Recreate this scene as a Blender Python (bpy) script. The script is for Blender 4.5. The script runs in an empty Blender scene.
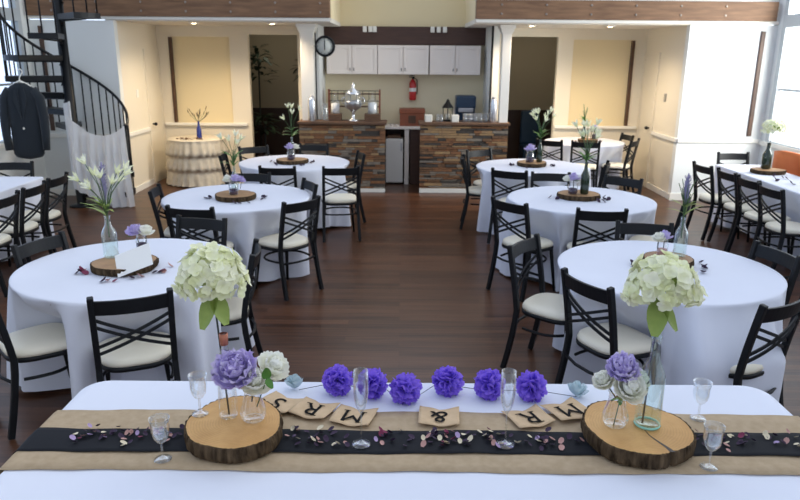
import bpy, bmesh, math, random
from math import pi, sin, cos, radians as R
from mathutils import Vector as V, Matrix, noise

random.seed(7)
S = bpy.context.scene
COL = S.collection
PI = pi

# ------------------------------------------------------------------ materials
def mat(name, col, rough=.6, metal=0., var=None, vscale=6., stretch=(1,1,1), bump=0., bscale=60., spec=.5,
        emis=None, estr=0., trans=0., sss=0., coat=0., sheen=0.):
    m = bpy.data.materials.new(name); m.use_nodes = True
    nt = m.node_tree; b = nt.nodes['Principled BSDF']
    b.inputs['Base Color'].default_value = (*col, 1)
    b.inputs['Roughness'].default_value = rough
    b.inputs['Metallic'].default_value = metal
    b.inputs['Specular IOR Level'].default_value = spec
    b.inputs['Coat Weight'].default_value = coat
    b.inputs['Sheen Weight'].default_value = sheen
    if emis: b.inputs['Emission Color'].default_value = (*emis, 1); b.inputs['Emission Strength'].default_value = estr
    tc = nt.nodes.new('ShaderNodeTexCoord'); mp = nt.nodes.new('ShaderNodeMapping')
    mp.inputs['Scale'].default_value = stretch
    nt.links.new(tc.outputs['Object'], mp.inputs['Vector'])
    if var:
        n = nt.nodes.new('ShaderNodeTexNoise'); n.inputs['Scale'].default_value = vscale; n.inputs['Detail'].default_value = 5
        cr = nt.nodes.new('ShaderNodeValToRGB')
        cr.color_ramp.elements[0].position = .3; cr.color_ramp.elements[1].position = .7
        cr.color_ramp.elements[0].color = (*col, 1); cr.color_ramp.elements[1].color = (*var, 1)
        nt.links.new(mp.outputs[0], n.inputs['Vector']); nt.links.new(n.outputs['Fac'], cr.inputs[0])
        nt.links.new(cr.outputs[0], b.inputs['Base Color'])
    if bump:
        n2 = nt.nodes.new('ShaderNodeTexNoise'); n2.inputs['Scale'].default_value = bscale; n2.inputs['Detail'].default_value = 4
        bp = nt.nodes.new('ShaderNodeBump'); bp.inputs['Strength'].default_value = bump; bp.inputs['Distance'].default_value = .01
        nt.links.new(mp.outputs[0], n2.inputs['Vector']); nt.links.new(n2.outputs['Fac'], bp.inputs['Height'])
        nt.links.new(bp.outputs[0], b.inputs['Normal'])
    return m

def thin(name, col, alpha_face=.08, alpha_edge=.6, rough=.03):
    """thin glass: clear face on, reflective towards the rim"""
    m = bpy.data.materials.new(name); m.use_nodes = True
    nt = m.node_tree; nt.nodes.clear()
    out = nt.nodes.new('ShaderNodeOutputMaterial'); mix = nt.nodes.new('ShaderNodeMixShader')
    tr = nt.nodes.new('ShaderNodeBsdfTransparent'); tr.inputs[0].default_value = (*col, 1)
    gl = nt.nodes.new('ShaderNodeBsdfGlossy'); gl.inputs['Roughness'].default_value = rough
    gl.inputs['Color'].default_value = (.95, .97, 1, 1)
    lw = nt.nodes.new('ShaderNodeLayerWeight'); lw.inputs[0].default_value = .35
    mr = nt.nodes.new('ShaderNodeMapRange'); mr.inputs['To Min'].default_value = alpha_face; mr.inputs['To Max'].default_value = alpha_edge
    nt.links.new(lw.outputs['Facing'], mr.inputs['Value']); nt.links.new(mr.outputs[0], mix.inputs[0])
    nt.links.new(tr.outputs[0], mix.inputs[1]); nt.links.new(gl.outputs[0], mix.inputs[2])
    nt.links.new(mix.outputs[0], out.inputs[0])
    return m

def sheer(name, col, op):
    m = bpy.data.materials.new(name); m.use_nodes = True
    nt = m.node_tree; nt.nodes.clear()
    out = nt.nodes.new('ShaderNodeOutputMaterial'); mix = nt.nodes.new('ShaderNodeMixShader'); mix.inputs[0].default_value = op
    tr = nt.nodes.new('ShaderNodeBsdfTransparent'); d = nt.nodes.new('ShaderNodeBsdfDiffuse'); d.inputs[0].default_value = (*col, 1)
    tl = nt.nodes.new('ShaderNodeBsdfTranslucent'); tl.inputs[0].default_value = (*col, 1)
    m2 = nt.nodes.new('ShaderNodeMixShader'); m2.inputs[0].default_value = .35
    nt.links.new(d.outputs[0], m2.inputs[1]); nt.links.new(tl.outputs[0], m2.inputs[2])
    nt.links.new(tr.outputs[0], mix.inputs[1]); nt.links.new(m2.outputs[0], mix.inputs[2])
    nt.links.new(mix.outputs[0], out.inputs[0])
    return m

def petalmat(name, c1, c2, sc=22, tr=.35):
    m = bpy.data.materials.new(name); m.use_nodes = True
    nt = m.node_tree; nt.nodes.clear(); L = nt.links.new
    out = nt.nodes.new('ShaderNodeOutputMaterial'); mix = nt.nodes.new('ShaderNodeMixShader'); mix.inputs[0].default_value = tr
    d = nt.nodes.new('ShaderNodeBsdfDiffuse'); tl = nt.nodes.new('ShaderNodeBsdfTranslucent')
    tc = nt.nodes.new('ShaderNodeTexCoord'); n = nt.nodes.new('ShaderNodeTexNoise'); n.inputs['Scale'].default_value = sc
    cr = nt.nodes.new('ShaderNodeValToRGB'); e = cr.color_ramp.elements; e[0].position = .35; e[1].position = .65; e[0].color = (*c1, 1); e[1].color = (*c2, 1)
    L(tc.outputs['Object'], n.inputs['Vector']); L(n.outputs['Fac'], cr.inputs[0]); L(cr.outputs[0], d.inputs[0]); L(cr.outputs[0], tl.inputs[0])
    L(d.outputs[0], mix.inputs[1]); L(tl.outputs[0], mix.inputs[2]); L(mix.outputs[0], out.inputs[0])
    return m

def wood_floor():
    m = bpy.data.materials.new('dark plank floor'); m.use_nodes = True
    nt = m.node_tree; b = nt.nodes['Principled BSDF']; L = nt.links.new
    tc = nt.nodes.new('ShaderNodeTexCoord')
    br = nt.nodes.new('ShaderNodeTexBrick'); br.inputs['Scale'].default_value = 1
    br.inputs['Brick Width'].default_value = 1.1; br.inputs['Row Height'].default_value = .085
    br.inputs['Mortar Size'].default_value = .002; br.inputs['Bias'].default_value = -.1
    br.offset = .37; br.inputs['Color1'].default_value = (0, 0, 0, 1); br.inputs['Color2'].default_value = (1, 1, 1, 1); br.inputs['Mortar'].default_value = (.2, .2, .2, 1)
    L(tc.outputs['Object'], br.inputs['Vector'])
    mp = nt.nodes.new('ShaderNodeMapping'); mp.inputs['Scale'].default_value = (1.2, 26, 1); L(tc.outputs['Object'], mp.inputs['Vector'])
    n = nt.nodes.new('ShaderNodeTexNoise'); n.inputs['Scale'].default_value = 1.4; n.inputs['Detail'].default_value = 6; L(mp.outputs[0], n.inputs['Vector'])
    cr = nt.nodes.new('ShaderNodeValToRGB'); e = cr.color_ramp.elements
    e[0].color = (.030, .0125, .007, 1); e[1].color = (.150, .064, .032, 1); e[0].position = .22; e[1].position = .85
    mx = nt.nodes.new('ShaderNodeMath'); mx.operation = 'MULTIPLY_ADD'; mx.inputs[1].default_value = .3
    ml = nt.nodes.new('ShaderNodeMath'); ml.operation = 'MULTIPLY'; ml.inputs[1].default_value = .75
    L(n.outputs['Fac'], ml.inputs[0]); L(br.outputs['Color'], mx.inputs[0]); L(ml.outputs[0], mx.inputs[2])
    L(mx.outputs[0], cr.inputs[0]); L(cr.outputs[0], b.inputs['Base Color'])
    bp = nt.nodes.new('ShaderNodeBump'); bp.inputs['Strength'].default_value = .25; bp.inputs['Distance'].default_value = .004
    L(mx.outputs[0], bp.inputs['Height']); L(bp.outputs[0], b.inputs['Normal'])
    b.inputs['Roughness'].default_value = .30; b.inputs['Specular IOR Level'].default_value = .28
    return m

def slab_top(name, c1, c2, sc=26):
    m = mat(name, c1, .6, var=c2, vscale=9, bump=.15, bscale=90)
    nt = m.node_tree; b = nt.nodes['Principled BSDF']; L = nt.links.new
    w = nt.nodes.new('ShaderNodeTexWave'); w.wave_type = 'RINGS'; w.rings_direction = 'Z'; w.inputs['Scale'].default_value = sc
    w.inputs['Distortion'].default_value = 6; w.inputs['Detail'].default_value = 3; w.inputs['Detail Scale'].default_value = .6
    tc = nt.nodes.new('ShaderNodeTexCoord'); L(tc.outputs['Object'], w.inputs['Vector'])
    cr = [x for x in nt.nodes if x.type == 'VALTORGB'][0]
    mx = nt.nodes.new('ShaderNodeMixRGB'); mx.blend_type = 'MULTIPLY'; mx.inputs[0].default_value = .10
    L(cr.outputs[0], mx.inputs[1]); L(w.outputs['Color'], mx.inputs[2]); L(mx.outputs[0], b.inputs['Base Color'])
    return m

def burlap(name, c1, c2):
    m = mat(name, c1, .95, var=c2, vscale=35, bump=.0, spec=.1)
    nt = m.node_tree; b = nt.nodes['Principled BSDF']; L = nt.links.new
    tc = nt.nodes.new('ShaderNodeTexCoord'); hs = []
    for ax in ('X', 'Y'):
        w = nt.nodes.new('ShaderNodeTexWave'); w.bands_direction = ax; w.inputs['Scale'].default_value = 90; w.inputs['Distortion'].default_value = .6
        L(tc.outputs['Object'], w.inputs['Vector']); hs.append(w)
    mx = nt.nodes.new('ShaderNodeMath'); mx.operation = 'ADD'; L(hs[0].outputs['Fac'], mx.inputs[0]); L(hs[1].outputs['Fac'], mx.inputs[1])
    bp = nt.nodes.new('ShaderNodeBump'); bp.inputs['Strength'].default_value = .4; bp.inputs['Distance'].default_value = .002
    L(mx.outputs[0], bp.inputs['Height']); L(bp.outputs[0], b.inputs['Normal'])
    return m

M = dict(
    floor=wood_floor(),
    wall=mat('pale cream paint', (.80, .735, .60), .85, bump=.05, bscale=200),
    wall_white=mat('white paint', (.80, .82, .80), .85, bump=.05, bscale=200),
    wall_yellow=mat('yellow paint', (.80, .68, .43), .85, bump=.05, bscale=200),
    wall_kitchen=mat('khaki cream paint', (.84, .75, .53), .85),
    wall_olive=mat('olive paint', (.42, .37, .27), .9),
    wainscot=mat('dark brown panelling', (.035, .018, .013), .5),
    ceil=mat('grey white ceiling paint', (.74, .70, .62), .9),
    trim=mat('white trim paint', (.88, .86, .79), .5),
    beam=mat('stained timber', (.25, .135, .068), .6, var=(.14, .07, .034), vscale=3, stretch=(1, 6, 8), bump=.3, bscale=18),
    brown=mat('brown stained trim', (.10, .045, .022), .5, var=(.06, .028, .015), vscale=6),
    darkboard=mat('dark red brown board', (.052, .022, .014), .5, var=(.075, .033, .02), vscale=4, stretch=(1, 1, 8)),
    bolt=mat('dull bolt metal', (.35, .3, .26), .45, .7),
    frame=mat('pale grey window frame', (.50, .54, .56), .5),
    pane=thin('window pane glass', (.97, .99, 1), .03, .25, .02),
    black=mat('black powder coated steel', (.007, .008, .010), .45, .0, spec=.28),
    stairblack=mat('black painted iron', (.005, .006, .008), .38, .1, spec=.35),
    seat=mat('cream vinyl', (.84, .78, .62), .42, var=(.88, .82, .68), vscale=4),
    cloth=mat('white table linen', (.72, .745, .84), .85, var=(.76, .785, .88), vscale=1.5, spec=.2, bump=.06, bscale=420),
    lace=mat('cream ruffled lace', (.62, .55, .43), .95, var=(.74, .67, .54), vscale=14, bump=.5, bscale=55, spec=.1),
    burlap=burlap('tan burlap', (.45, .34, .22), (.52, .40, .27)),
    flag=burlap('lighter burlap', (.62, .45, .28), (.68, .50, .32)),
    blackcloth=mat('black runner fabric', (.012, .013, .017), .8, bump=.1, bscale=300, spec=.2),
    ink=mat('black stencil ink', (.012, .011, .010), .8, spec=.1),
    slab=slab_top('cut oak face', (.70, .40, .14), (.52, .27, .08), 34),
    slab2=slab_top('cut oak face weathered', (.46, .27, .13), (.30, .165, .08), 34),
    bark=mat('rough bark', (.020, .013, .008), .95, var=(.13, .088, .052), vscale=40, stretch=(1, 1, .25), bump=1., bscale=40, spec=.1),
    glass=thin('clear glass', (.98, .99, .99), .05, .7),
    greenglass=thin('pale green glass', (.88, .96, .93), .06, .8),
    rimglass=mat('thick green glass edge', (.28, .62, .52), .12, spec=.7),
    darkglass=mat('dark green bottle glass', (.012, .028, .012), .12, spec=.8),
    blueglass=mat('cobalt bottle glass', (.015, .03, .22), .15, spec=.8),
    copper=mat('copper foil', (.42, .15, .09), .4, .4),
    stem=mat('green stem', (.07, .13, .05), .6),
    darkstem=mat('dark flower stem', (.02, .03, .03), .6),
    leaf=mat('leaf green', (.07, .20, .03), .45, var=(.12, .29, .05), vscale=20),
    yleaf=mat('yellow green leaf', (.33, .42, .10), .5, var=(.24, .33, .07), vscale=20),
    hyd=petalmat('cream green petals', (.90, .92, .62), (.96, .96, .80), 18, .3),
    lav=petalmat('lavender petals', (.62, .53, .86), (.78, .71, .93), 25, .35),
    white=petalmat('ivory petals', (.97, .97, .93), (.96, .96, .86), 20, .45),
    lilac=mat('dull lilac florets', (.27, .25, .40), .7),
    purple=petalmat('purple tissue', (.30, .17, .80), (.40, .26, .90), 20, .4),
    pplum=mat('dark plum petal', (.035, .014, .045), .7),
    pcream=mat('cream petal', (.75, .66, .48), .7),
    ppink=mat('dusty pink petal', (.50, .28, .25), .7),
    plil=mat('lilac petal', (.45, .33, .55), .7),
    pred=mat('magenta petal', (.20, .02, .07), .7),
    tulle=sheer('pale blue tulle', (.62, .74, .78), .75),
    drape=sheer('white sheer fabric', (.93, .96, 1.0), .88),
    card=mat('white card', (.88, .88, .86), .7),
    chrome=mat('brushed chrome', (.75, .77, .8), .22, .9),
    tin=mat('grey metal', (.45, .45, .47), .35, .8),
    crate=mat('dark crate wood', (.10, .05, .03), .7, var=(.17, .09, .045), vscale=8, stretch=(1, 1, 6)),
    redwood=mat('red brown box wood', (.30, .085, .035), .4, var=(.2, .055, .025), vscale=6),
    red=mat('red enamel', (.55, .03, .03), .3),
    teal=mat('dark blue plastic', (.012, .04, .085), .35),
    cab=mat('white cabinet paint', (.88, .80, .73), .45),
    fridge=mat('fridge enamel', (.88, .86, .82), .4),
    wax=mat('ivory wax', (.85, .82, .72), .5),
    clockface=mat('ivory clock face', (.62, .64, .58), .5),
    suit=mat('dark suit wool', (.020, .026, .034), .85, sheen=.2, spec=.2),
    orange=mat('orange upholstery', (.62, .17, .045), .6, var=(.52, .13, .03), vscale=5),
    plant=mat('dark foliage', (.012, .03, .012), .7),
    bulb=mat('lit lamp', (1, .8, .55), .5, emis=(1, .72, .42), estr=14),
    stone1=mat('rust brown ledgestone', (.28, .13, .055), .8, var=(.17, .08, .04), vscale=14, bump=.6, bscale=30),
    stone2=mat('grey ledgestone', (.18, .15, .12), .8, var=(.26, .22, .17), vscale=14, bump=.6, bscale=30),
    stone3=mat('charcoal ledgestone', (.045, .038, .034), .8, var=(.08, .065, .05), vscale=14, bump=.6, bscale=30),
    stone4=mat('tan ledgestone', (.40, .25, .11), .8, var=(.28, .18, .10), vscale=14, bump=.6, bscale=30),
    stone5=mat('umber ledgestone', (.13, .07, .038), .8, var=(.22, .12, .06), vscale=14, bump=.6, bscale=30),
)

# ------------------------------------------------------------------ mesh helpers
def B(): return bmesh.new()
def box(bm, x0, x1, y0, y1, z0, z1, mi=0):
    vs = [bm.verts.new((x, y, z)) for z in (z0, z1) for y in (y0, y1) for x in (x0, x1)]
    for f in ((0,2,3,1), (4,5,7,6), (0,1,5,4), (1,3,7,5), (3,2,6,7), (2,0,4,6)):
        fc = bm.faces.new([vs[i] for i in f]); fc.material_index = mi
def tube(bm, pts, r, seg=8, cap=True, flat=1.0, up=V((0,0,1))):
    """swept tube; r a number or a list; flat squashes the section along the up-ish axis"""
    pts = [V(p) for p in pts]; n = len(pts); rr = r if isinstance(r, (list, tuple)) else [r]*n
    rings = []; prev = None
    for i, p in enumerate(pts):
        t = (pts[min(i+1, n-1)] - pts[max(i-1, 0)]).normalized()
        a = prev - t*prev.dot(t) if prev is not None else t.cross(up)
        if a.length < 1e-4: a = t.cross(V((1, 0, 0)))
        a.normalize(); prev = a; b = t.cross(a)
        rings.append([bm.verts.new(p + a*rr[i]*cos(2*PI*k/seg) + b*rr[i]*flat*sin(2*PI*k/seg)) for k in range(seg)])
    for i in range(n-1):
        for k in range(seg):
            f = bm.faces.new((rings[i][k], rings[i][(k+1) % seg], rings[i+1][(k+1) % seg], rings[i+1][k])); f.smooth = True
    if cap:
        bm.faces.new(rings[0][::-1]); bm.faces.new(rings[-1])
def ribbon(bm, pts, w, t, side):
    """rectangular bar through pts; side(i) the width direction, t the thickness"""
    pts = [V(p) for p in pts]; n = len(pts); rings = []
    for i, p in enumerate(pts):
        d = (pts[min(i+1, n-1)] - pts[max(i-1, 0)]).normalized()
        s = V(side); s = (s - d*s.dot(d)).normalized(); u = d.cross(s)
        rings.append([bm.verts.new(p + s*a*w/2 + u*b*t/2) for a, b in ((-1,-1), (1,-1), (1,1), (-1,1))])
    for i in range(n-1):
        for k in range(4):
            bm.faces.new((rings[i][k], rings[i][(k+1) % 4], rings[i+1][(k+1) % 4], rings[i+1][k]))
    bm.faces.new(rings[0][::-1]); bm.faces.new(rings[-1])
def lathe(bm, prof, seg=20, c=(0,0,0), smooth=True, mi=0):
    rings = []
    for r, z in prof:
        if r < 1e-5: rings.append([bm.verts.new((c[0], c[1], c[2]+z))])
        else: rings.append([bm.verts.new((c[0]+r*cos(2*PI*k/seg), c[1]+r*sin(2*PI*k/seg), c[2]+z)) for k in range(seg)])
    for a, b in zip(rings, rings[1:]):
        for k in range(seg):
            q = (k+1) % seg
            if len(a) == 1 and len(b) == 1: continue
            if len(a) == 1: vs = (a[0], b[q], b[k])
            elif len(b) == 1: vs = (a[k], a[q], b[0])
            else: vs = (a[k], a[q], b[q], b[k])
            f = bm.faces.new(vs); f.smooth = smooth; f.material_index = mi
def grid(bm, nu, nv, fn, mi=0, closeu=False):
    g = [[bm.verts.new(fn(u/(nu if closeu else nu-1), v/(nv-1))) for v in range(nv)] for u in range(nu)]
    for u in range(nu if closeu else nu-1):
        for v in range(nv-1):
            f = bm.faces.new((g[u][v], g[(u+1) % nu][v], g[(u+1) % nu][v+1], g[u][v+1])); f.smooth = True; f.material_index = mi
    return g
def petal(bm, base, out, up, ln, wd, curl=.4, cup=.25, tip=.0, mi=0, nu=4, nv=4, ruf=0):
    """one cupped petal: grows from base along out, bends towards up"""
    base, out, up = V(base), V(out).normalized(), V(up).normalized()
    up = (up - out*up.dot(out)); up = up.normalized() if up.length > 1e-4 else out.orthogonal().normalized()
    sd = out.cross(up); rp = random.uniform(0, 6)
    def fn(u, v):
        s = (u-.5)*2; w = wd*.5*(sin(PI*(.12 + .80*v))**.7)*(1-tip*v)
        if tip >= .9: w = wd*.5*sin(PI*min(1, .1+.9*v))**.8
        a = curl*v*1.6
        p = base + out*(ln*v*cos(a*.5)) + up*(ln*v*sin(a*.5)) + sd*s*w + up*cup*wd*(s*s-.3)*.8*sin(PI*min(v, .95)) + (up*sin(s*5+rp) + out*cos(s*4+rp))*ruf*v*v
        return p
    grid(bm, nu, nv, fn, mi)
def jitter(a): return random.uniform(-a, a)

def obj(name, bm, m, parent=None, loc=None, bevel=0, sub=0, solid=0):
    me = bpy.data.meshes.new(name); bmesh.ops.recalc_face_normals(bm, faces=bm.faces[:]) if name not in () else None
    bm.to_mesh(me); bm.free()
    for x in (m if isinstance(m, (list, tuple)) else [m]): me.materials.append(M[x])
    o = bpy.data.objects.new(name, me); COL.objects.link(o)
    if parent: o.parent = parent
    if loc: o.location = loc
    if solid:
        md = o.modifiers.new('thick', 'SOLIDIFY'); md.thickness = solid; md.offset = 0
    if bevel:
        md = o.modifiers.new('bevel', 'BEVEL'); md.width = bevel; md.segments = 2; md.limit_method = 'ANGLE'
    if sub:
        md = o.modifiers.new('sub', 'SUBSURF'); md.levels = sub; md.render_levels = sub
    return o
def thing(name, label, cat, loc=(0,0,0), rz=0, group=None, rot=None):
    o = bpy.data.objects.new(name, None); COL.objects.link(o); o.empty_display_size = .1
    o.location = loc; o.rotation_euler = rot if rot else (0, 0, rz)
    return tag(o, label, cat, group)
def tag(o, label, cat, group=None, kind=None):
    o['label'] = label; o['category'] = cat
    if group: o['group'] = group
    if kind: o['kind'] = kind
    return o
def struct(name, bm, m, parent=None, bevel=0, label=None):
    o = obj(name, bm, m, parent, bevel=bevel)
    if not parent: o['kind'] = 'structure'
    if label: o['label'] = label
    return o
def dup(root, loc, rz=0, label=None, group=None, rot=None, scale=None):
    r = root.copy(); COL.objects.link(r); r.location = loc; r.rotation_euler = rot if rot else (0, 0, rz)
    if label: r['label'] = label
    if group: r['group'] = group
    if scale: r.scale = (scale,)*3 if isinstance(scale, (int, float)) else scale
    for ch in list(root.children):
        c = ch.copy(); COL.objects.link(c); c.parent = r
        for g in list(ch.children):
            d = g.copy(); COL.objects.link(d); d.parent = c
    return r

# ------------------------------------------------------------------ the room
ZC, YB, YO, XN, XW = 2.49, 11.85, 10.25, 4.03, 5.25
bm = B(); box(bm, -XW-.1, XW+.1, -3, 14.2, -.1, 0); struct('floor', bm, 'floor')

# back wall with two dark openings; the kitchen bay and the recessed panels sit in it
def wall_piece(name, boxes, m):
    bm = B()
    for b in boxes: box(bm, *b)
    return struct(name, bm, m)
T = .12
wall_piece('wall_back_left', [(-XN, -3.82, YB, YB+T, 0, ZC), (-3.82, -2.84, YB, YB+T, 0, .92), (-3.82, -2.84, YB, YB+T, 2.32, ZC),
                              (-2.84, -2.53, YB, YB+T, 0, ZC), (-2.53, -1.72, YB, YB+T, 2.36, ZC), (-1.72, -1.38, YB, YB+T, 0, ZC)], 'wall')
wall_piece('wall_back_right', [(3.82, XN, YB, YB+T, 0, ZC), (2.83, 3.82, YB, YB+T, 0, .92), (2.83, 3.82, YB, YB+T, 2.32, ZC),
                               (2.58, 2.83, YB, YB+T, 0, ZC), (1.74, 2.58, YB, YB+T, 2.36, ZC), (1.50, 1.74, YB, YB+T, 0, ZC)], 'wall')
wall_piece('wall_back', [(-1.38, 1.50, YB, YB+T, 0, 2.2)], 'wall_kitchen')
wall_piece('wall_back_upper', [(-1.38, 1.50, YB, YB+T, 2.2, 3.6)], 'wall_yellow')
bm = B(); box(bm, -3.82, -2.84, YB+.05, YB+.09, .92, 2.32); struct('wall_panel_left', bm, 'wall_yellow')
bm = B(); box(bm, 2.83, 3.82, YB+.05, YB+.09, .92, 2.32); struct('wall_panel_right', bm, 'wall_yellow')
wall_piece('wall_kitchen_left', [(-1.38, -1.27, 11.02, YB, 0, ZC)], 'wall_white')
wall_piece('wall_kitchen_right', [(1.37, 1.50, 11.02, YB, 0, ZC)], 'wall_white')
# rooms seen through the dark openings
for sd, x0, x1 in (('left', -3.1, -1.38), ('right', 1.50, 3.2)):
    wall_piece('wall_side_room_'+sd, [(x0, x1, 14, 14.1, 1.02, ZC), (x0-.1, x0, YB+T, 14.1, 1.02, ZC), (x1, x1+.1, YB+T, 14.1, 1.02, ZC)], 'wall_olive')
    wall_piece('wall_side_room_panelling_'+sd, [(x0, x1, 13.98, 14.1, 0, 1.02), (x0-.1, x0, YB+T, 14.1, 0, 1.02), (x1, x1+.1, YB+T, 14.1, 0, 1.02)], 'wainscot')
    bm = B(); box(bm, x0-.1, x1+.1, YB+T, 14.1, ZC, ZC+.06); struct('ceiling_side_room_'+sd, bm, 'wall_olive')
for x in (-2.3, 2.4):
    l = bpy.data.lights.new('side_room_light', 'POINT'); l.energy = 4.5; l.color = (1, .92, .78); l.shadow_soft_size = .15  # unseen fill lamp, added to lift the dark side rooms
    o = bpy.data.objects.new('side_room_light', l); COL.objects.link(o); o.location = (x, 12.9, 2.3)
# niche side walls and the outer walls that face the hall
wall_piece('wall_niche_left', [(-XN-T, -XN, YO+.0, YB+T, 0, ZC)], 'wall')
wall_piece('wall_niche_right', [(XN, XN+T, YO+.0, YB+T, 0, ZC)], 'wall')
wall_piece('wall_front_left', [(-XW, -XN-T+.12, YO-T, YO, 0, ZC)], 'wall_white')
wall_piece('wall_front_right', [(XN, XW, YO-T, YO, 0, ZC)], 'wall_white')
wall_piece('wall_front_upper_left', [(-XW, -1.0, YO-.04, YO+.1, 2.80, 4.6)], 'wall_white')
wall_piece('wall_front_upper_right', [(1.03, XW, YO-.04, YO+.1, 2.80, 4.6)], 'wall_white')
bm = B(); box(bm, -XN-T, -1.0, YO-T+.02, YB, ZC, ZC+.06); struct('ceiling_left', bm, 'ceil')
bm = B(); box(bm, 1.03, XN+T, YO-T+.02, YB, ZC, ZC+.06); struct('ceiling_right', bm, 'ceil')
bm = B(); box(bm, -1.04, -1.0, YO, YB, ZC+.06, 3.4); struct('wall_notch_left', bm, 'wall_yellow')
bm = B(); box(bm, 1.03, 1.07, YO, YB, ZC+.06, 3.4); struct('wall_notch_right', bm, 'wall_yellow')
# chair rails, baseboards and the white strip below the beams
n = [0]
def trim(bx, m='trim', bevel=.004):
    n[0] += 1; bm = B()
    for b in bx: box(bm, *b)
    struct('trim_%d' % n[0], bm, m, bevel=bevel)
for s in (-1, 1):
    a, b = sorted((s*XN, s*XW))
    trim([(a, b, YO-T-.03, YO-T, .86, .915)])                                   # chair rail, hall side
    xa, xb = sorted((s*(XN-.03), s*XN)); trim([(xa, xb, YO-T, 11.14, .86, .915)])
    xa, xb = sorted((s*2.60, s*3.98)); trim([(xa, xb, YB-.05, YB, .88, .925)])
    xa, xb = sorted((s*(XW-.04), s*XW)); trim([(xa, xb, 3, YO-T, .84, .90)])     # window sill board
    xa, xb = sorted((s*3.79, s*3.835)); trim([(xa, xb, YB-.03, YB+.05, .93, 2.31)], 'brown')
    xa, xb = sorted((s*(XW-.22), s*(XW-.165))); trim([(xa, xb, YO-T-.03, YO-T, .96, 2.41)], 'brown')
bm = B(); box(bm, -XW, -XN+.02, YO-T-.015, YO-T, 0, .09); box(bm, -XN, -XN+.015, YO-T, 11.14, 0, .09); struct('baseboard_left', bm, 'trim', bevel=.003)
bm = B(); box(bm, XN-.02, XW, YO-T-.015, YO-T, 0, .11); box(bm, XN-.015, XN, YO-T, 11.14, 0, .09); struct('baseboard_right', bm, 'trim', bevel=.003)
bm = B(); box(bm, -XN, -2.53, YB-.015, YB, 0, .08); box(bm, 2.58, XN, YB-.015, YB, 0, .08); struct('baseboard_back', bm, 'trim', bevel=.003)
trim([(-XW, -1.0, YO-T-.018, YO-.0, 2.505, 2.545)]); trim([(1.03, XW, YO-T-.018, YO-.0, 2.505, 2.545)])
# side walls with big windows
for s, sd, wn in ((-1, 'left', 1), (1, 'right', 2)):
    a, b = sorted((s*XW, s*(XW+.1)))
    wall_piece('wall_'+sd, [(a, b, -3, YO, 0, .84), (a, b, 9.98, YO, .84, 4.6), (a, b, -3, 2.4, .84, 4.6), (a, b, 2.4, 9.98, 4.2, 4.6)], 'wall_white')
    a, b = sorted((s*(XW-.02), s*(XW+.08)))
    bm = B()
    for z0, z1 in ((.84, .92), (2.46, 2.62), (4.1, 4.2)): box(bm, a, b, 2.4, 9.98, z0, z1)
    for y in (2.4, 4.2, 6.0, 7.8, 9.88): box(bm, a, b, y, y+.1, .921, 2.459); box(bm, a, b, y, y+.1, 2.621, 4.099)
    w = struct('window_%d' % wn, bm, 'frame', bevel=.005)
    bm = B(); xm = s*(XW+.03)
    for y in (2.5, 4.3, 6.1, 7.9):
        for z0, z1 in ((.92, 2.46), (2.62, 4.1)): box(bm, xm-.004, xm+.004, y, y+1.68 if y < 7.9 else 9.88, z0, z1)
    obj('window_glass', bm, 'pane', w)
    bm = B()
    for y in (3.37, 5.17, 6.97, 8.9): box(bm, xm-.014, xm+.014, y-.014, y+.014, .92, 2.46)
    box(bm, xm-.014, xm+.014, 2.4, 9.98, 1.62, 1.65)
    obj('glazing_bar', bm, 'frame', w)

# timber beams at the loft edge
for lab, x0, x1 in (('left', -XW+.05, -1.0), ('right', 1.03, XW-.05)):
    t = thing('timber_beam', 'brown bolted timber beam on the loft edge, %s of the yellow notch' % lab, 'beam', (0, YO-T, 2.545))
    bm = B(); box(bm, x0, x1, -.05, 0.08, 0, .255); obj('board', bm, 'beam', t, bevel=.006)
    x = x0+.35
    while x < x1-.1:
        for z in (.07, .19):
            bm = B(); tube(bm, [(x, -.05, z), (x, -.062, z)], [.017, .012], 8); obj('bolt', bm, 'bolt', t)
        x += .62

# doors of the niche walls
for s, sd, dn in ((-1, 'left', 1), (1, 'right', 2)):
    bm = B(); xi = s*XN; a, b = sorted((xi, xi-s*.012))
    box(bm, a, b, 11.22, 11.80, 0, 2.06)
    d = struct('door_%d' % dn, bm, 'wall', bevel=.003)
    bm = B(); a, b = sorted((xi, xi-s*.022))
    box(bm, a, b, 11.16, 11.22, 0, 2.06); box(bm, a, b, 11.80, 11.845, 0, 2.06); box(bm, a, b, 11.16, 11.845, 2.061, 2.12); obj('door_frame', bm, 'wall', d)
    bm = B(); tube(bm, [(xi, 11.30, .95), (xi-s*.05, 11.30, .95)], .012, 8); lathe(bm, [(0, -.03), (.024, -.018), (.03, 0), (.024, .018), (0, .03)], 10, (xi-s*.06, 11.30, .95)); obj('door_knob', bm, 'black', d)
    bm = B(); a, b = sorted((xi, xi-s*.012)); box(bm, a, b, 10.73, 10.81, 1.40, 1.52)
    o = obj('light_switch', bm, 'tin' if s > 0 else 'trim', bevel=.003)
    tag(o, ('grey' if s > 0 else 'pale') + ' switch plate on the %s niche wall above the chair rail' % sd, 'switch')

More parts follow.
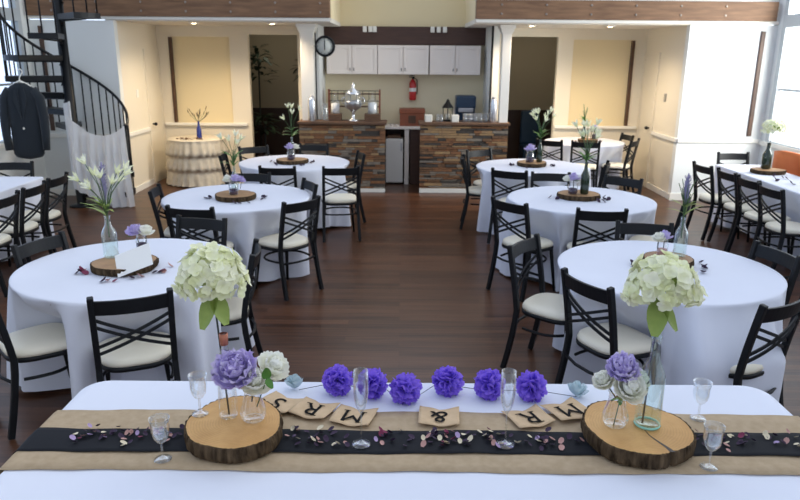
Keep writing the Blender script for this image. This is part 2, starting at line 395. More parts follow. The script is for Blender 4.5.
# recessed lamps
lamps = [(-3.05, 10.62, 'leftmost lit round downlight in the low ceiling, above the niche with the lace table'), (-1.9, 10.62, 'lit downlight in the low ceiling beside the left white post'),
         (1.9, 10.62, 'lit downlight in the low ceiling beside the right white post'), (3.05, 10.62, 'rightmost lit downlight in the low ceiling, above the far right table')]
for i, (x, y, lb) in enumerate(lamps):
    t = thing('downlight', lb, 'ceiling light', (x, y, ZC), group='downlights in the low ceiling')
    bm = B(); lathe(bm, [(.075, 0), (.08, -.012), (.055, -.014), (.05, -.004)], 20); obj('ring', bm, 'trim', t)
    bm = B(); lathe(bm, [(0, -.02), (.03, -.016), (.05, -.003)], 20); obj('bulb', bm, 'bulb', t)
    l = bpy.data.lights.new('downlight_light', 'SPOT'); l.energy = 80; l.color = (1, .80, .56); l.spot_size = R(150); l.spot_blend = .8; l.shadow_soft_size = .05
    o = bpy.data.objects.new('downlight_light', l); COL.objects.link(o); o.location = (x, y, ZC-.04)

# ------------------------------------------------------------------ kitchen bay and bars
def stone_bar(x0, x1, label):
    t = thing('stone_bar', label, 'bar counter', ((x0+x1)/2, 10.6, 0), group='stone faced bars')
    h = (x1-x0)/2
    bm = B(); box(bm, -h+.03, h-.03, .03, .34, 0, 1.03); obj('body', bm, 'stone3', t)
    bm = B(); z = .0
    while z < 1.03:
        hh = random.choice((.024, .03, .036, .045)); hh = min(hh, 1.035-z)
        x = -h
        while x < h-.001:
            w = min(random.uniform(.06, .30), h-x)
            if h-x-w < .05: w = h-x
            d = random.uniform(-.015, .012)
            mi = random.choices(range(5), (3, 2.4, 2.4, 1.6, 3))[0]
            box(bm, x+.002, x+w-.002, d, .05, z+.002, z+hh-.002, mi); x += w
        z += hh
    o = obj('stone_veneer', bm, ['stone1', 'stone2', 'stone3', 'stone4', 'stone5'], t, bevel=.003)
    bm = B(); box(bm, -h-.02, h+.02, -.05, .38, 1.035, 1.075); obj('countertop', bm, 'crate', t, bevel=.006)
    return t
tl_ = stone_bar(-1.55, -.24, 'stacked stone bar with wooden top, left of the gap, below the clock')
tb = stone_bar(.29, 1.63, 'stacked stone bar with wooden top, right of the gap, under the row of glasses')
bm = B(); box(bm, -.67, .67, -.04, -.016, 0, .065); obj('base_strip', bm, 'trim', tb)
bm = B(); box(bm, -.655, .655, -.04, -.016, 0, .055); obj('base_strip', bm, 'trim', tl_)
ZB = 1.075
# posts
for s, x, lb in ((-1, -1.42, 'white square post on the left stone bar, carrying the clock'), (1, 1.555, 'white square post on the right stone bar by the dark doorway')):
    t = thing('support_post', lb, 'post', (x, 10.84 if s < 0 else 10.72, ZB))
    w = .10 if s < 0 else .065
    bm = B(); box(bm, -w, w, -.08, .08, 0, 2.40-ZB); obj('shaft', bm, 'trim', t, bevel=.005)
    bm = B(); box(bm, -w-.03, w+.03, -.11, .11, 2.40-ZB, 2.44-ZB); box(bm, -w-.015, w+.015, -.095, .095, 2.37-ZB, 2.40-ZB); box(bm, -w-.05, w+.05, -.13, .13, 2.44-ZB, ZC-ZB); obj('capital', bm, 'trim', t, bevel=.004)
for x, lb in ((-1.325, 'thin black pipe rising from the left bar behind the clock'), (1.385, 'thin black pipe rising from the right bar inside the white post')):
    bm = B(); tube(bm, [(x, 10.99, 0), (x, 10.99, ZC)], .017, 8); tag(obj('pipe', bm, 'black'), lb, 'pipe')
# clock on a bracket
t = thing('wall_clock', 'round black rimmed clock with ivory face on the left post', 'clock', (-1.13, 10.60, 2.17))
def ring_y(bm, prof, seg=28):
    """lathe around the y axis"""
    b2 = B(); lathe(b2, prof, seg); bmesh.ops.rotate(b2, verts=b2.verts, matrix=Matrix.Rotation(PI/2, 3, 'X'))
    me = bpy.data.meshes.new('t'); b2.to_mesh(me); b2.free(); bm.from_mesh(me); bpy.data.meshes.remove(me)
bm = B(); ring_y(bm, [(.118, -.04), (.148, -.04), (.152, 0), (.148, .04), (.118, .04), (.118, -.04)]); obj('rim', bm, 'black', t)
bm = B(); ring_y(bm, [(0, -.03), (.12, -.03), (.12, .03), (0, .03)]); obj('dial', bm, 'clockface', t)
bm = B(); box(bm, -.006, .006, -.036, -.032, -.01, .085); obj('minute_hand', bm, 'black', t)
bm = B(); box(bm, -.006, .006, -.039, -.036, -.055, .01); obj('hour_hand', bm, 'black', t)
bm = B()
for k in range(12):
    a = k*PI/6; tube(bm, [(sin(a)*.098, -.033, cos(a)*.098), (sin(a)*.112, -.033, cos(a)*.112)], .004, 4)
obj('hour_marks', bm, 'black', t)
bm = B(); tube(bm, [(-.14, 0, .0), (-.19, .04, .0)], .012, 6)
tube(bm, [(-.19, .04, -.12), (-.19+.03, .03, -.07), (-.19+.01, .03, 0), (-.19+.03, .03, .08), (-.19, .04, .13)], .006, 6); obj('bracket', bm, 'trim', t)
# brown board with little white fixtures
bm = B(); box(bm, -1.27, 1.37, YB-.07, YB, 2.215, 2.50); vb = tag(obj('valance_board', bm, 'darkboard', bevel=.004), 'dark brown board above the white wall cabinets', 'board')
for i, x in enumerate((-.60, -.51, -.44, .50, .60, .70)):
    bm = B(); box(bm, x-.032, x+.032, YB-.13, YB-.07, 2.41, 2.50); box(bm, x-.02, x+.02, YB-.14, YB-.13, 2.425, 2.485)
    obj('junction_box', bm, 'trim', vb, bevel=.006)['label'] = 'small white box'
# wall cabinets
for i, x in enumerate((-1.21, -.385, .45)):
    w = .825
    t = thing('wall_cabinet', 'white two-door wall cabinet, %s of the three' % ('leftmost', 'middle', 'rightmost')[i], 'cabinet', (x+w/2, YB-.02, 1.75), group='white wall cabinets')
    bm = B(); box(bm, -w/2+.003, w/2-.003, -.31, 0, 0, .455); obj('body', bm, 'cab', t)
    for s in (-1, 1):
        a, b = sorted((s*.006, s*(w/2-.008)))
        bm = B(); box(bm, a, b, -.325, -.311, .006, .449)
        for q in ((a, a+.05, .006, .449), (b-.05, b, .006, .449), (a+.05, b-.05, .006, .056), (a+.05, b-.05, .399, .449)): box(bm, q[0], q[1], -.335, -.325, q[2], q[3])
        d = obj('door', bm, 'cab', t, bevel=.002)
        bm = B(); tube(bm, [(s*.03, -.335, .06), (s*.03, -.35, .06), (s*.03, -.35, .10), (s*.03, -.335, .10)], .005, 6); obj('handle', bm, 'black', d)
# lower counter seen in the gap
t = thing('kitchen_counter', 'white topped kitchen counter behind the gap between the bars', 'counter', (0, 11.55, 0))
bm = B(); box(bm, -1.24, 1.34, -.3, .28, .90, .935); obj('countertop', bm, 'cab', t, bevel=.004)
bm = B(); box(bm, .06, .13, -.28, .26, 0, .90); obj('side_panel', bm, 'cab', t)
bm = B(); box(bm, .15, 1.33, -.26, .26, 0, .90); obj('cupboard', bm, 'darkboard', t, bevel=.004)
bm = B(); box(bm, -1.2, -.28, -.26, .26, 0, .90); obj('cupboard', bm, 'cab', t, bevel=.004)
bm = B(); box(bm, -.28, .06, .2, .26, 0, .90); obj('back_panel', bm, 'darkboard', t)
t = thing('small_fridge', 'low white fridge under the kitchen counter in the gap', 'fridge', (-.10, 11.5, 0))
bm = B(); box(bm, -.145, .135, -.2, .2, .015, .74); obj('body', bm, 'fridge', t, bevel=.01)
bm = B(); box(bm, -.145, .135, -.235, -.205, .03, .735); d = obj('door', bm, 'fridge', t, bevel=.008)
bm = B(); box(bm, .10, .115, -.255, -.235, .55, .68); obj('handle', bm, 'tin', d)
bm = B(); box(bm, -.12, .1, -.15, .12, .741, .79); tag(obj('tray', bm, 'crate', loc=(-.10, 11.5, 0), bevel=.006), 'brown tray lying on top of the small white fridge', 'tray')
for i, (x, r, h) in enumerate(((-.15, .035, .03), (-.06, .03, .02))):
    bm = B(); lathe(bm, [(0, 0), (r*.6, 0), (r, h), (r*.95, h), (r*.55, .005), (0, .005)], 14)
    tag(obj('small_bowl', bm, 'cab', loc=(x, 11.4, .935)), 'small white bowl on the kitchen counter in the gap, %s one' % ('left', 'right')[i], 'bowl')
t = thing('wooden_chest', 'red brown wooden box with brass latch on the counter under the extinguisher', 'box', (.18, 11.55, .935))
bm = B(); box(bm, -.2, .2, -.13, .13, 0, .20); obj('body', bm, 'redwood', t, bevel=.005)
bm = B(); box(bm, -.21, .21, -.14, .14, .20, .28); obj('lid', bm, 'redwood', t, bevel=.012)
bm = B(); box(bm, -.06, .06, -.145, -.13, .05, .17); obj('label_plate', bm, 'brown', t)
t = thing('fire_extinguisher', 'red fire extinguisher hanging on the kitchen wall', 'fire extinguisher', (.19, YB-.062, 1.33))
bm = B(); lathe(bm, [(0, 0), (.05, 0), (.058, .02), (.058, .27), (.04, .31), (.02, .33), (.02, .34), (0, .34)], 16); obj('tank', bm, 'red', t)
bm = B(); lathe(bm, [(.0595, .14), (.0595, .20)], 16); obj('paper_label', bm, 'card', t)
bm = B(); tube(bm, [(0, 0, .34), (0, 0, .375)], .014, 8); box(bm, -.06, .03, -.01, .01, .37, .38); box(bm, -.05, .03, -.01, .01, .395, .405); tube(bm, [(.01, 0, .37), (.07, -.01, .33), (.075, -.01, .18), (.07, -.01, .10)], .008, 6); obj('valve', bm, 'black', t)

# things on the left bar
def airpot(x, lb):
    t = thing('airpot', lb, 'thermos', (x, 10.70 if x > 0 else 10.52+.18, ZB))
    return t
for x, y, lb in ((-1.35, 10.62, 'tall brushed steel insulated pitcher beside the left post'), (1.40, 10.66, 'tall brushed steel insulated pitcher beside the right post')):
    t = thing('steel_pitcher', lb, 'pitcher', (x, y, ZB), group='steel pitchers')
    bm = B(); lathe(bm, [(0, 0), (.055, 0), (.058, .01), (.058, .27), (.05, .33), (.035, .355), (0, .36)], 20); obj('body', bm, 'chrome', t)
    bm = B(); lathe(bm, [(0, .36), (.03, .355), (.03, .38), (0, .385)], 14); obj('lid', bm, 'tin', t)
for x, y, w, lb in ((-1.01, 10.80, .18, 'dark wooden riser under the pointed glass jar'), (-.44, 10.80, .24, 'dark wooden riser under the square glass jar')):
    bm = B()
    for k in range(3): box(bm, -w/2, w/2, -.11+.001*k, .11, .003+.035*k, .035+.035*k)
    tag(obj('wood_riser', bm, 'crate', loc=(x, y, ZB), bevel=.004), lb, 'riser', 'wooden risers on the left bar')
def glass_jar(loc, w, h, roof, lb):
    t = thing('glass_jar', lb, 'jar', loc, group='large glass jars on risers')
    bm = B(); lathe(bm, [(0, 0), (w, 0), (w*1.02, .02), (w, h*.75), (w*.75, h*.9), (w*.5, h)], 6 if roof else 16, smooth=not roof); obj('body', bm, 'glass', t)
    bm = B(); lathe(bm, [(w*.55, h), (w*.5, h+.015), (.02, h+(.09 if roof else .03)), (.012, h+.10), (0, h+.105)], 12); obj('lid', bm, 'glass', t)
    bm = B(); lathe(bm, [(0, .006), (w*.93, .006), (w*.93, h*.74), (0, h*.8)], 12); obj('contents', bm, 'card', t)
glass_jar((-1.01, 10.80, ZB+.107), .068, .20, True, 'pointed glass jar on the left wooden riser')
glass_jar((-.44, 10.80, ZB+.107), .075, .22, False, 'broad glass jar on the right wooden riser')
t = thing('samovar', 'silver drinks urn with domed lid between the two glass jars', 'urn', (-.73, 10.72, ZB))
bm = B(); lathe(bm, [(0, .0), (.085, 0), (.08, .015), (.03, .03), (.022, .12), (.05, .16)], 20); obj('foot', bm, 'chrome', t)
bm = B(); lathe(bm, [(.05, .16), (.12, .20), (.14, .27), (.13, .36), (.11, .40)], 20); obj('bowl', bm, 'glass', t)
bm = B(); lathe(bm, [(.048, .165), (.11, .205), (.125, .27), (.12, .31), (0, .315)], 20); obj('contents', bm, 'tin', t)
bm = B(); lathe(bm, [(.115, .40), (.12, .41), (.09, .45), (.04, .48), (.02, .51), (.028, .53), (.02, .55), (.008, .57), (0, .585)], 20); obj('lid', bm, 'chrome', t)
bm = B(); tube(bm, [(0, -.04, .15), (0, -.10, .15), (0, -.10, .12)], .01, 6); obj('tap', bm, 'chrome', t)
for s in (-1, 1):
    bm = B(); tube(bm, [(s*.12, 0, .25), (s*.17, 0, .27), (s*.17, 0, .34), (s*.12, 0, .36)], .007, 6); obj('handle', bm, 'chrome', t)
t = thing('wooden_rack', 'brown wooden rack with open wires behind the urn', 'rack', (-.76, 11.45, .935))
bm = B()
for x in (-.42, .40): box(bm, x, x+.025, -.08, .08, 0, .58)
obj('side', bm, 'redwood', t)
bm = B()
for z in (.02, .30, .5): box(bm, -.395, .40, -.08, .08, z, z+.015)
obj('shelf', bm, 'crate', t)
bm = B()
for z in (.40, .56): tube(bm, [(-.4, -.08, z), (.41, -.08, z)], .006, 6)
for i in range(8): tube(bm, [(-.36+.1*i, -.08, .40), (-.36+.1*i, -.08, .56)], .004, 5)
obj('rail', bm, 'black', t)
# things on the right bar
for x, lb in ((.42, 'square ivory candle on the right bar nearest the gap'), (.825, 'square ivory candle on the right bar beside the lantern')):
    t = thing('candle', lb, 'candle', (x, 10.68, ZB), group='square candles')
    bm = B(); box(bm, -.055, .055, -.055, .055, 0, .11); obj('wax', bm, 'wax', t, bevel=.012)
    bm = B(); tube(bm, [(0, 0, .105), (.003, 0, .122)], .002, 5); obj('wick', bm, 'black', t)
t = thing('lantern', 'black pointed metal candle lantern on the right bar', 'lantern', (.72, 10.85, ZB))
bm = B(); lathe(bm, [(0, 0), (.085, 0), (.085, .02), (0, .02)], 4, smooth=False); obj('base', bm, 'black', t)
bm = B()
for k in range(4): a = k*PI/2; tube(bm, [(cos(a)*.07, sin(a)*.07, .02), (cos(a)*.07, sin(a)*.07, .2)], .006, 5)
obj('frame', bm, 'black', t)
bm = B(); lathe(bm, [(.09, .20), (.085, .21), (.03, .29), (.025, .31), (.0, .34)], 4, smooth=False); obj('roof', bm, 'black', t)
bm = B(); lathe(bm, [(.062, .02), (.062, .2)], 4, smooth=False); obj('pane', bm, 'glass', t)
bm = B(); lathe(bm, [(0, .02), (.03, .02), (.03, .11), (0, .11)], 12); obj('candle', bm, 'wax', t)
t = thing('coffee_machine', 'dark blue capsule coffee machine behind the tumblers', 'coffee machine', (1.04, 11.42, .935))
bm = B(); box(bm, -.16, .16, -.02, .15, 0, .36); box(bm, -.16, .16, -.15, .15, .30, .50); box(bm, -.16, .16, -.15, .15, 0, .06); obj('body', bm, 'teal', t, bevel=.025)
bm = B(); box(bm, -.12, .12, -.16, -.12, .24, .31); obj('spout_panel', bm, 'tin', t, bevel=.01)
bm = B(); box(bm, -.12, .12, -.14, -.0, .06, .07); obj('drip_tray', bm, 'tin', t)
def tumbler():
    bm = B(); lathe(bm, [(0, 0), (.026, 0), (.028, .004), (.036, .13), (.034, .13), (.026, .012), (0, .012)], 12)
    return obj('tumbler', bm, 'glass')
tm = tumbler(); tag(tm, 'clear tumbler standing in the glass rows on the right bar', 'glass', 'tumblers on the right bar')
k = 0
for row in range(2):
    for i in range(5):
        p = (.975+i*.078+row*.03, 10.68+row*.10, ZB)
        o = tm if k == 0 else dup(tm, p)
        o.location = p; k += 1
        o['label'] = 'clear tumbler, %s of the %s row by the right steel pitcher' % (('first from left', 'second from left', 'middle', 'second from right', 'rightmost')[i], ('front', 'back')[row])
for i, x in enumerate((.56, .62)):
    dup(tm, (x, 10.72, ZB), label='clear tumbler between the first candle and the lantern, %s one' % ('left', 'right')[i], scale=.85)
bm = B(); lathe(bm, [(0, 0), (.05, 0), (.055, .02), (.05, .15), (.035, .20), (.045, .26), (.042, .26), (.032, .20), (.045, .15), (.048, .02), (0, .015)], 16)
tag(obj('glass_carafe', bm, 'glass', loc=(-1.16, 10.70, ZB)), 'clear glass carafe between the steel pitcher and the first riser', 'carafe')
bm = B(); tube(bm, [(0, 0, 0), (0, 0, .22), (.02, -.01, .30)], [.022, .02, .008], 8); tag(obj('soap_bottle', bm, 'cab', loc=(.88, 11.6, .935)), 'slim white pump bottle behind the lantern', 'bottle')

# plants in the dark side rooms
def bush(x, y, z, r, h, n, lb, seed, pot=True):
    rnd = random.Random(seed)
    t = thing('potted_plant', lb, 'plant', (x, y, 0 if pot else z))
    bm = B()
    for i in range(n):
        a = rnd.uniform(0, 2*PI); e = rnd.uniform(-.6, 1.2); rr = r*rnd.uniform(.3, 1)
        c = V((cos(a)*cos(e)*rr, sin(a)*cos(e)*rr, (z if pot else 0)+h/2+sin(e)*h/2*rnd.uniform(.4, 1)))
        petal(bm, c, V((cos(a), sin(a), rnd.uniform(-.4, .6))), V((0, 0, 1)), .20, .10, -.3, .1, tip=.5, nu=3, nv=4)
    obj('foliage', bm, 'plant', t)
    bm = B(); tube(bm, [(0, 0, .2 if pot else -.1), (.02, 0, (z if pot else 0)+h*.6)], .015, 6); obj('stem', bm, 'darkstem', t)
    if pot:
        bm = B(); lathe(bm, [(0, 0), (.12, 0), (.16, .28), (.14, .28), (.12, .22), (0, .22)], 14); obj('pot', bm, 'wainscot', t)
bush(-2.62, 13.0, 1.35, .25, .9, 80, 'dark tree-like plant seen high in the left doorway', 1)
bush(-2.45, 12.5, .55, .2, .5, 60, 'low green plant at the left edge of the left doorway', 2)
bush(-1.75, 13.1, 1.5, .15, .6, 40, 'dark leafy plant behind the left white post', 3)
bm = B(); box(bm, 0, .35, 0, .5, .0, .42); box(bm, 0, .35, .42, .5, .42, 1.05); tag(obj('dark_armchair', bm, 'teal', loc=(2.3, 13.0, 0), bevel=.03), 'dark blue seat in the room beyond the right doorway', 'armchair')

# ------------------------------------------------------------------ spiral stair
PX, PY = -4.43, 9.40; RS = .72
t = thing('spiral_stair', 'black iron spiral staircase at the left window', 'staircase', (PX, PY, 0))
bm = B(); lathe(bm, [(0, 0), (.16, 0), (.16, .02), (.07, .03), (.062, .05), (.062, 3.9), (0, 3.9)], 16); obj('pole', bm, 'stairblack', t)
TH = [5+28.5*k for k in range(8)] + [236, 278, 322, 356]
ZT = [.22*k for k in range(0, 9)] + [2.02, 2.28, 2.53, 2.79]
def zh(f):
    i = max(0, min(11, int(math.floor(f)))); return ZT[i] + (ZT[i+1]-ZT[i])*(f-i)
def helix(k):      # angle (deg) at fractional step k (1-based)
    k -= 1; i = max(0, min(len(TH)-2, int(math.floor(k)))); return TH[i] + (TH[i+1]-TH[i])*(k-i)
hrail = []
for k in range(1, 13):
    z = ZT[k]; th = R(TH[k-1]); hw = R(14)
    bm = B(); 
    pts = [(.05, -.05), (.05, .05)] + [(RS*cos(a), RS*sin(a)) for a in (hw, hw*.5, 0, -hw*.5, -hw)]
    rot = lambda p: (p[0]*cos(th)-p[1]*sin(th), p[0]*sin(th)+p[1]*cos(th))
    lo = [bm.verts.new((*rot(p), z-.07)) for p in pts]; hi = [bm.verts.new((*rot(p), z)) for p in pts]
    bm.faces.new(lo[::-1]); bm.faces.new(hi)
    for i in range(len(pts)): j = (i+1) % len(pts); bm.faces.new((lo[i], lo[j], hi[j], hi[i]))
    tr = obj('tread', bm, 'stairblack', t, bevel=.004)
    bm = B(); pb = [rot((.055, 0)), rot((RS-.05, 0))]; tube(bm, [(*pb[0], z-.13), (*pb[0], z-.075), (*pb[1], z-.075)], [.03, .02, .008], 6); obj('bracket', bm, 'stairblack', tr)
    for j in range(3):
        f = k + (j-1)/3.0
        if f < 1: continue
        a = R(max(TH[k-1]-13, min(TH[k-1]+13, helix(min(f, 12))))); x, y = (RS-.02)*cos(a), (RS-.02)*sin(a)
        bm = B(); tube(bm, [(x, y, z-.03), (x, y, zh(f)+.83)], .0095, 6); obj('baluster', bm, 'stairblack', t)
bm = B(); f = 1.0; pts = []
while f <= 12.0: a = R(helix(f)); pts.append(((RS-.02)*cos(a), (RS-.02)*sin(a), zh(f)+.84)); f += .2
tube(bm, pts, .02, 8); obj('handrail', bm, 'stairblack', t)
a = R(TH[0]-6); bm = B(); tube(bm, [((RS)*cos(a), (RS)*sin(a), 0), ((RS)*cos(a), (RS)*sin(a), 1.09)], .018, 8); lathe(bm, [(.018, 1.09), (.03, 1.105), (.02, 1.13), (0, 1.135)], 10, (RS*cos(a), RS*sin(a), 0)); obj('newel_post', bm, 'stairblack', t)
# sheer drape
NX, NY = PX+RS*cos(a), PY+RS*sin(a)
def drp(u, v):
    x = (PX+.04) + (NX-PX-.02)*u
    y = 9.19 + (NY-9.28)*u
    top = 1.27 - .20*sin(PI*min(1, u))**.9 - .15*u
    bot = .28 - .26*min(1, u*1.5)
    z = top + (bot-top)*v
    fold = .022*sin(u*46+sin(v*4))*min(1, v*2+.2) + .012*sin(u*21+3)
    return V((x + .05*v*(u-.3), y + fold - .05*v*sin(PI*u), z))
bm = B(); grid(bm, 70, 26, drp)
grid(bm, 14, 12, lambda u, v: V((PX-.03+.10*u, 9.27-.03*sin(u*9), 1.40 - 1.09*v + .04*u*(1-v))))
tag(obj('sheer_drape', bm, 'drape'), 'white sheer fabric draped over the spiral stair handrail', 'drape')
# dark suit on a hanger
SX, SY, SZ = -4.64, 8.62, .745
t = thing('suit_jacket', 'dark suit jacket on a hanger below the spiral stair', 'jacket', (SX, SY, SZ), R(8)); t.scale = (.93, 1, 1.13)
bm = B()
secs = [(.0, .20, .055), (.12, .205, .06), (.35, .19, .06), (.50, .20, .065), (.68, .215, .065), (.76, .20, .055), (.81, .13, .045), (.84, .06, .035)]
sg = 20; rings = []
for z, a_, b_ in secs:
    rings.append([bm.verts.new((a_*cos(2*PI*k/sg), b_*sin(2*PI*k/sg)*(1+.1*sin(k*2.1)), z + (.02*abs(cos(2*PI*k/sg)) if z < .1 else 0))) for k in range(sg)])
for q in range(len(rings)-1):
    for k in range(sg): bm.faces.new((rings[q][k], rings[q][(k+1) % sg], rings[q+1][(k+1) % sg], rings[q+1][k])).smooth = True
bm.faces.new(rings[0][::-1])
obj('body', bm, 'suit', t, sub=1)
for s in (-1, 1):
    bm = B(); tube(bm, [(s*.15, 0, .77), (s*.215, 0, .68), (s*.245, -.01, .48), (s*.245, -.025, .28), (s*.235, -.03, .12)], [.05, .062, .06, .052, .045], 12); obj('sleeve', bm, 'suit', t)
    bm = B()
    vs = [bm.verts.new(p) for p in ((s*.012, -.075, .46), (s*.085, -.078, .66), (s*.055, -.06, .81), (s*.02, -.065, .78))]; bm.faces.new(vs)
    obj('lapel', bm, 'suit', t, solid=.006)
bm = B(); lathe(bm, [(0, -.008), (.012, -.006), (.014, 0)], 8, (0, 0, 0)); bmesh.ops.rotate(bm, verts=bm.verts, matrix=Matrix.Rotation(PI/2, 3, 'X')); bmesh.ops.translate(bm, verts=bm.verts, vec=(0, -.075, .36)); obj('button', bm, 'trim', t)
bm = B(); tube(bm, [(0, 0, .82), (0, 0, .89), (.02, 0, .92), (.04, 0, .94), (.045, 0, .965), (.02, 0, .985), (-.01, 0, .97)], .007, 6); tube(bm, [(-.13, 0, .80), (0, 0, .86), (.13, 0, .80)], .014, 6); obj('hanger', bm, 'trim', t)

# ------------------------------------------------------------------ chairs
def bow(x, hw=.195, d=.035): return -d*(1-(x/hw)**2)
def make_chair():
    t = thing('dining_chair', '', 'chair', group='black cross back dining chairs')
    W = .192
    def post_pt(z):      # rear post centre line (y) with rake
        if z < .44: return -.185 - .075*(1-z/.44)**1.4
        return -.185 - .075*((z-.44)/.43)**1.2
    for s in (-1, 1):
        bm = B(); ribbon(bm, [(s*(W-.012*(1-min(1, z/.44))*-1), post_pt(z), z) for z in (0.006, .12, .25, .36, .44, .52, .62, .72, .80, .872)], .032, .036, (1, 0, 0))
        obj('rear_post', bm, 'black', t, bevel=.006)
    for s in (-1, 1):
        bm = B(); tube(bm, [(s*.150, .150, .43), (s*.165, .168, .25), (s*.185, .195, .006)], [.017, .015, .012], 8); obj('leg', bm, 'black', t)
    # top rail
    bm = B(); xs = [-.19+.38*i/12 for i in range(13)]
    def prof(x, z): return (x, post_pt(z)+bow(x), z)
    ring = []
    for x in xs:
        y = bow(x); zt = .850; zb = .768
        ring.append([bm.verts.new(p) for p in ((x, post_pt(zb)+y-.009, zb), (x, post_pt(zb)+y+.009, zb), (x, post_pt(zt)+y+.009, zt), (x, post_pt(zt)+y-.009, zt))])
    for a, b in zip(ring, ring[1:]):
        for k in range(4): bm.faces.new((a[k], a[(k+1) % 4], b[(k+1) % 4], b[k]))
    bm.faces.new(ring[0][::-1]); bm.faces.new(ring[-1]); obj('top_rail', bm, 'black', t, bevel=.003)
    # crossed double bars
    for s in (-1, 1):
        bm = B()
        for off in (0, -.042):
            pts = []
            for i in range(11):
                u = i/10; x = s*(-.185+.37*u); z = .738+off - .160*u
                pts.append((x, post_pt(z)+bow(x)+s*.005, z))
            ribbon(bm, pts, .017, .009, (0, .15, 1))
        obj('cross_bars', bm, 'black', t)
    # seat: rounded trapezoid
    def outline(k, sc=1., n=40):
        a = 2*PI*k/n; c_, s_ = cos(a), sin(a); e = .62
        x = abs(c_)**e*(1 if c_ > 0 else -1)*.198*sc; y = abs(s_)**e*(1 if s_ > 0 else -1)*.195*sc
        return x*(1 + .10*(y/.195)), y - .005
    def slab(bm, lv, n=40):
        rr = [[bm.verts.new((*outline(k, sc), z)) for k in range(n)] for sc, z in lv]
        for a, b in zip(rr, rr[1:]):
            for k in range(n): bm.faces.new((a[k], a[(k+1) % n], b[(k+1) % n], b[k])).smooth = True
        bm.faces.new(rr[0][::-1]); bm.faces.new(rr[-1])
    bm = B(); slab(bm, [(.93, .437), (.99, .440), (1.0, .455), (.97, .472), (.88, .482), (.6, .487), (.2, .488)]); obj('seat', bm, 'seat', t)
    bm = B(); slab(bm, [(.95, .41), (1.01, .412), (1.02, .425), (1.01, .437), (.95, .438)]); obj('seat_frame', bm, 'black', t)
    bm = B(); pts = []
    for i in range(25):
        a = PI*1.15 - i*(PI*1.30)/24; pts.append((.192*cos(a)*.98, -.01+.175*sin(a) if sin(a) > 0 else -.01+.3*sin(a), .315))
    tube(bm, pts, .0095, 6); tube(bm, [(-.185, -.2, .315), (-.06, -.235, .315), (.06, -.235, .315), (.185, -.2, .315)], .0095, 6); obj('stretcher', bm, 'black', t)
    return t
CH = make_chair(); chused = [False]
def place_chair(bx, by, h, label, group=None):
    """bx, by: ground point below the middle of the top rail; h: heading in degrees"""
    a = R(h); off = .26
    x, y = bx+cos(a)*off, by+sin(a)*off
    if not chused[0]:
        o = CH; chused[0] = True; o.location = (x, y, 0); o.rotation_euler = (0, 0, a-PI/2); o['label'] = label
    else: o = dup(CH, (x, y, 0), a-PI/2, label)
    if group: o['group'] = group
    return o

# ------------------------------------------------------------------ round tables with cloths
HT = .755
def round_table(cx, cy, r, chairs, where, seed, hem=.03):
    t = thing('round_table', 'round folding table hidden under the white cloth, %s' % where, 'table', (cx, cy, 0), group='round tables under cloths')
    bm = B(); lathe(bm, [(0, HT-.035), (r-.02, HT-.035), (r-.012, HT-.02), (r-.02, HT-.008), (0, HT-.008)], 48); obj('tabletop', bm, 'crate', t)
    for k in range(4):
        a = PI/4+k*PI/2; bm = B(); tube(bm, [(cos(a)*.22, sin(a)*.22, HT-.035), (cos(a)*.30, sin(a)*.30, 0)], .014, 8); obj('leg', bm, 'tin', t)
    rnd = random.Random(seed); ph = [rnd.uniform(0, 6.28) for _ in range(6)]
    dents = []
    for c in chairs:
        a = R(c[2]); sx, sy = c[0]+cos(a)*.26, c[1]+sin(a)*.26     # seat centre
        fx, fy = sx+cos(a)*.215, sy+sin(a)*.215                   # seat front
        dd = math.hypot(fx-cx, fy-cy)
        if len(c) > 4: dd = math.hypot(c[0]-cx, c[1]-cy) - .06      # cloth pulled over the seat
        dents.append((math.atan2(sy-cy, sx-cx), dd, len(c) > 4))
    NS = 180
    def fold(th, z):   # radius of the hanging cloth
        t_ = 1 - z/HT
        amp = .048*t_**.6
        f = sin(9*th+ph[0]+.8*sin(2*th+ph[1])) + .6*sin(17*th+ph[2]+1.2*sin(3*th+ph[4])) + .3*sin(29*th+ph[3])
        rr = r + .035*t_ + amp*f
        if t_ > .02:
            zz = min(1, t_/.42); zz = zz*zz*(3-2*zz)
            for a, dd, over in dents:
                d = abs((th-a+PI) % (2*PI)-PI)
                w = 1 - max(0, min(1, (d-.27)/.20)); w = w*w*(3-2*w)
                tgt = dd if over else max(.36, min(r, dd-.03))
                if over or tgt < rr: rr = rr + (tgt - rr)*w*zz
        return rr
    bm = B(); rows = []
    for q in (.0, .3, .6, .85, .95, .985): 
        rows.append([(q*r*cos(2*PI*k/NS), q*r*sin(2*PI*k/NS), HT + .0015*sin(7*k/NS*6.28+q*9)) for k in range(NS)] if q else [(0, 0, HT)])
    rows.append([(r*.998*cos(2*PI*k/NS), r*.998*sin(2*PI*k/NS), HT-.004) for k in range(NS)])
    for i in range(19):
        z = HT-.02 - (HT-.02-hem)*i/18
        rows.append([(fold(2*PI*k/NS, z)*cos(2*PI*k/NS), fold(2*PI*k/NS, z)*sin(2*PI*k/NS), max(.004, z+.018*sin(5*2*PI*k/NS+ph[5])*(i/18))) for k in range(NS)])
    vr = [[bm.verts.new(p) for p in row] for row in rows]
    for k in range(NS): bm.faces.new((vr[0][0], vr[1][k], vr[1][(k+1) % NS])).smooth = True
    for a, b in zip(vr[1:], vr[2:]):
        for k in range(NS): bm.faces.new((a[k], b[k], b[(k+1) % NS], a[(k+1) % NS])).smooth = True
    o = obj('tablecloth', bm, 'cloth', loc=(cx, cy, 0)); tag(o, 'white cloth to the floor over the round table %s' % where, 'tablecloth', 'white round tablecloths')

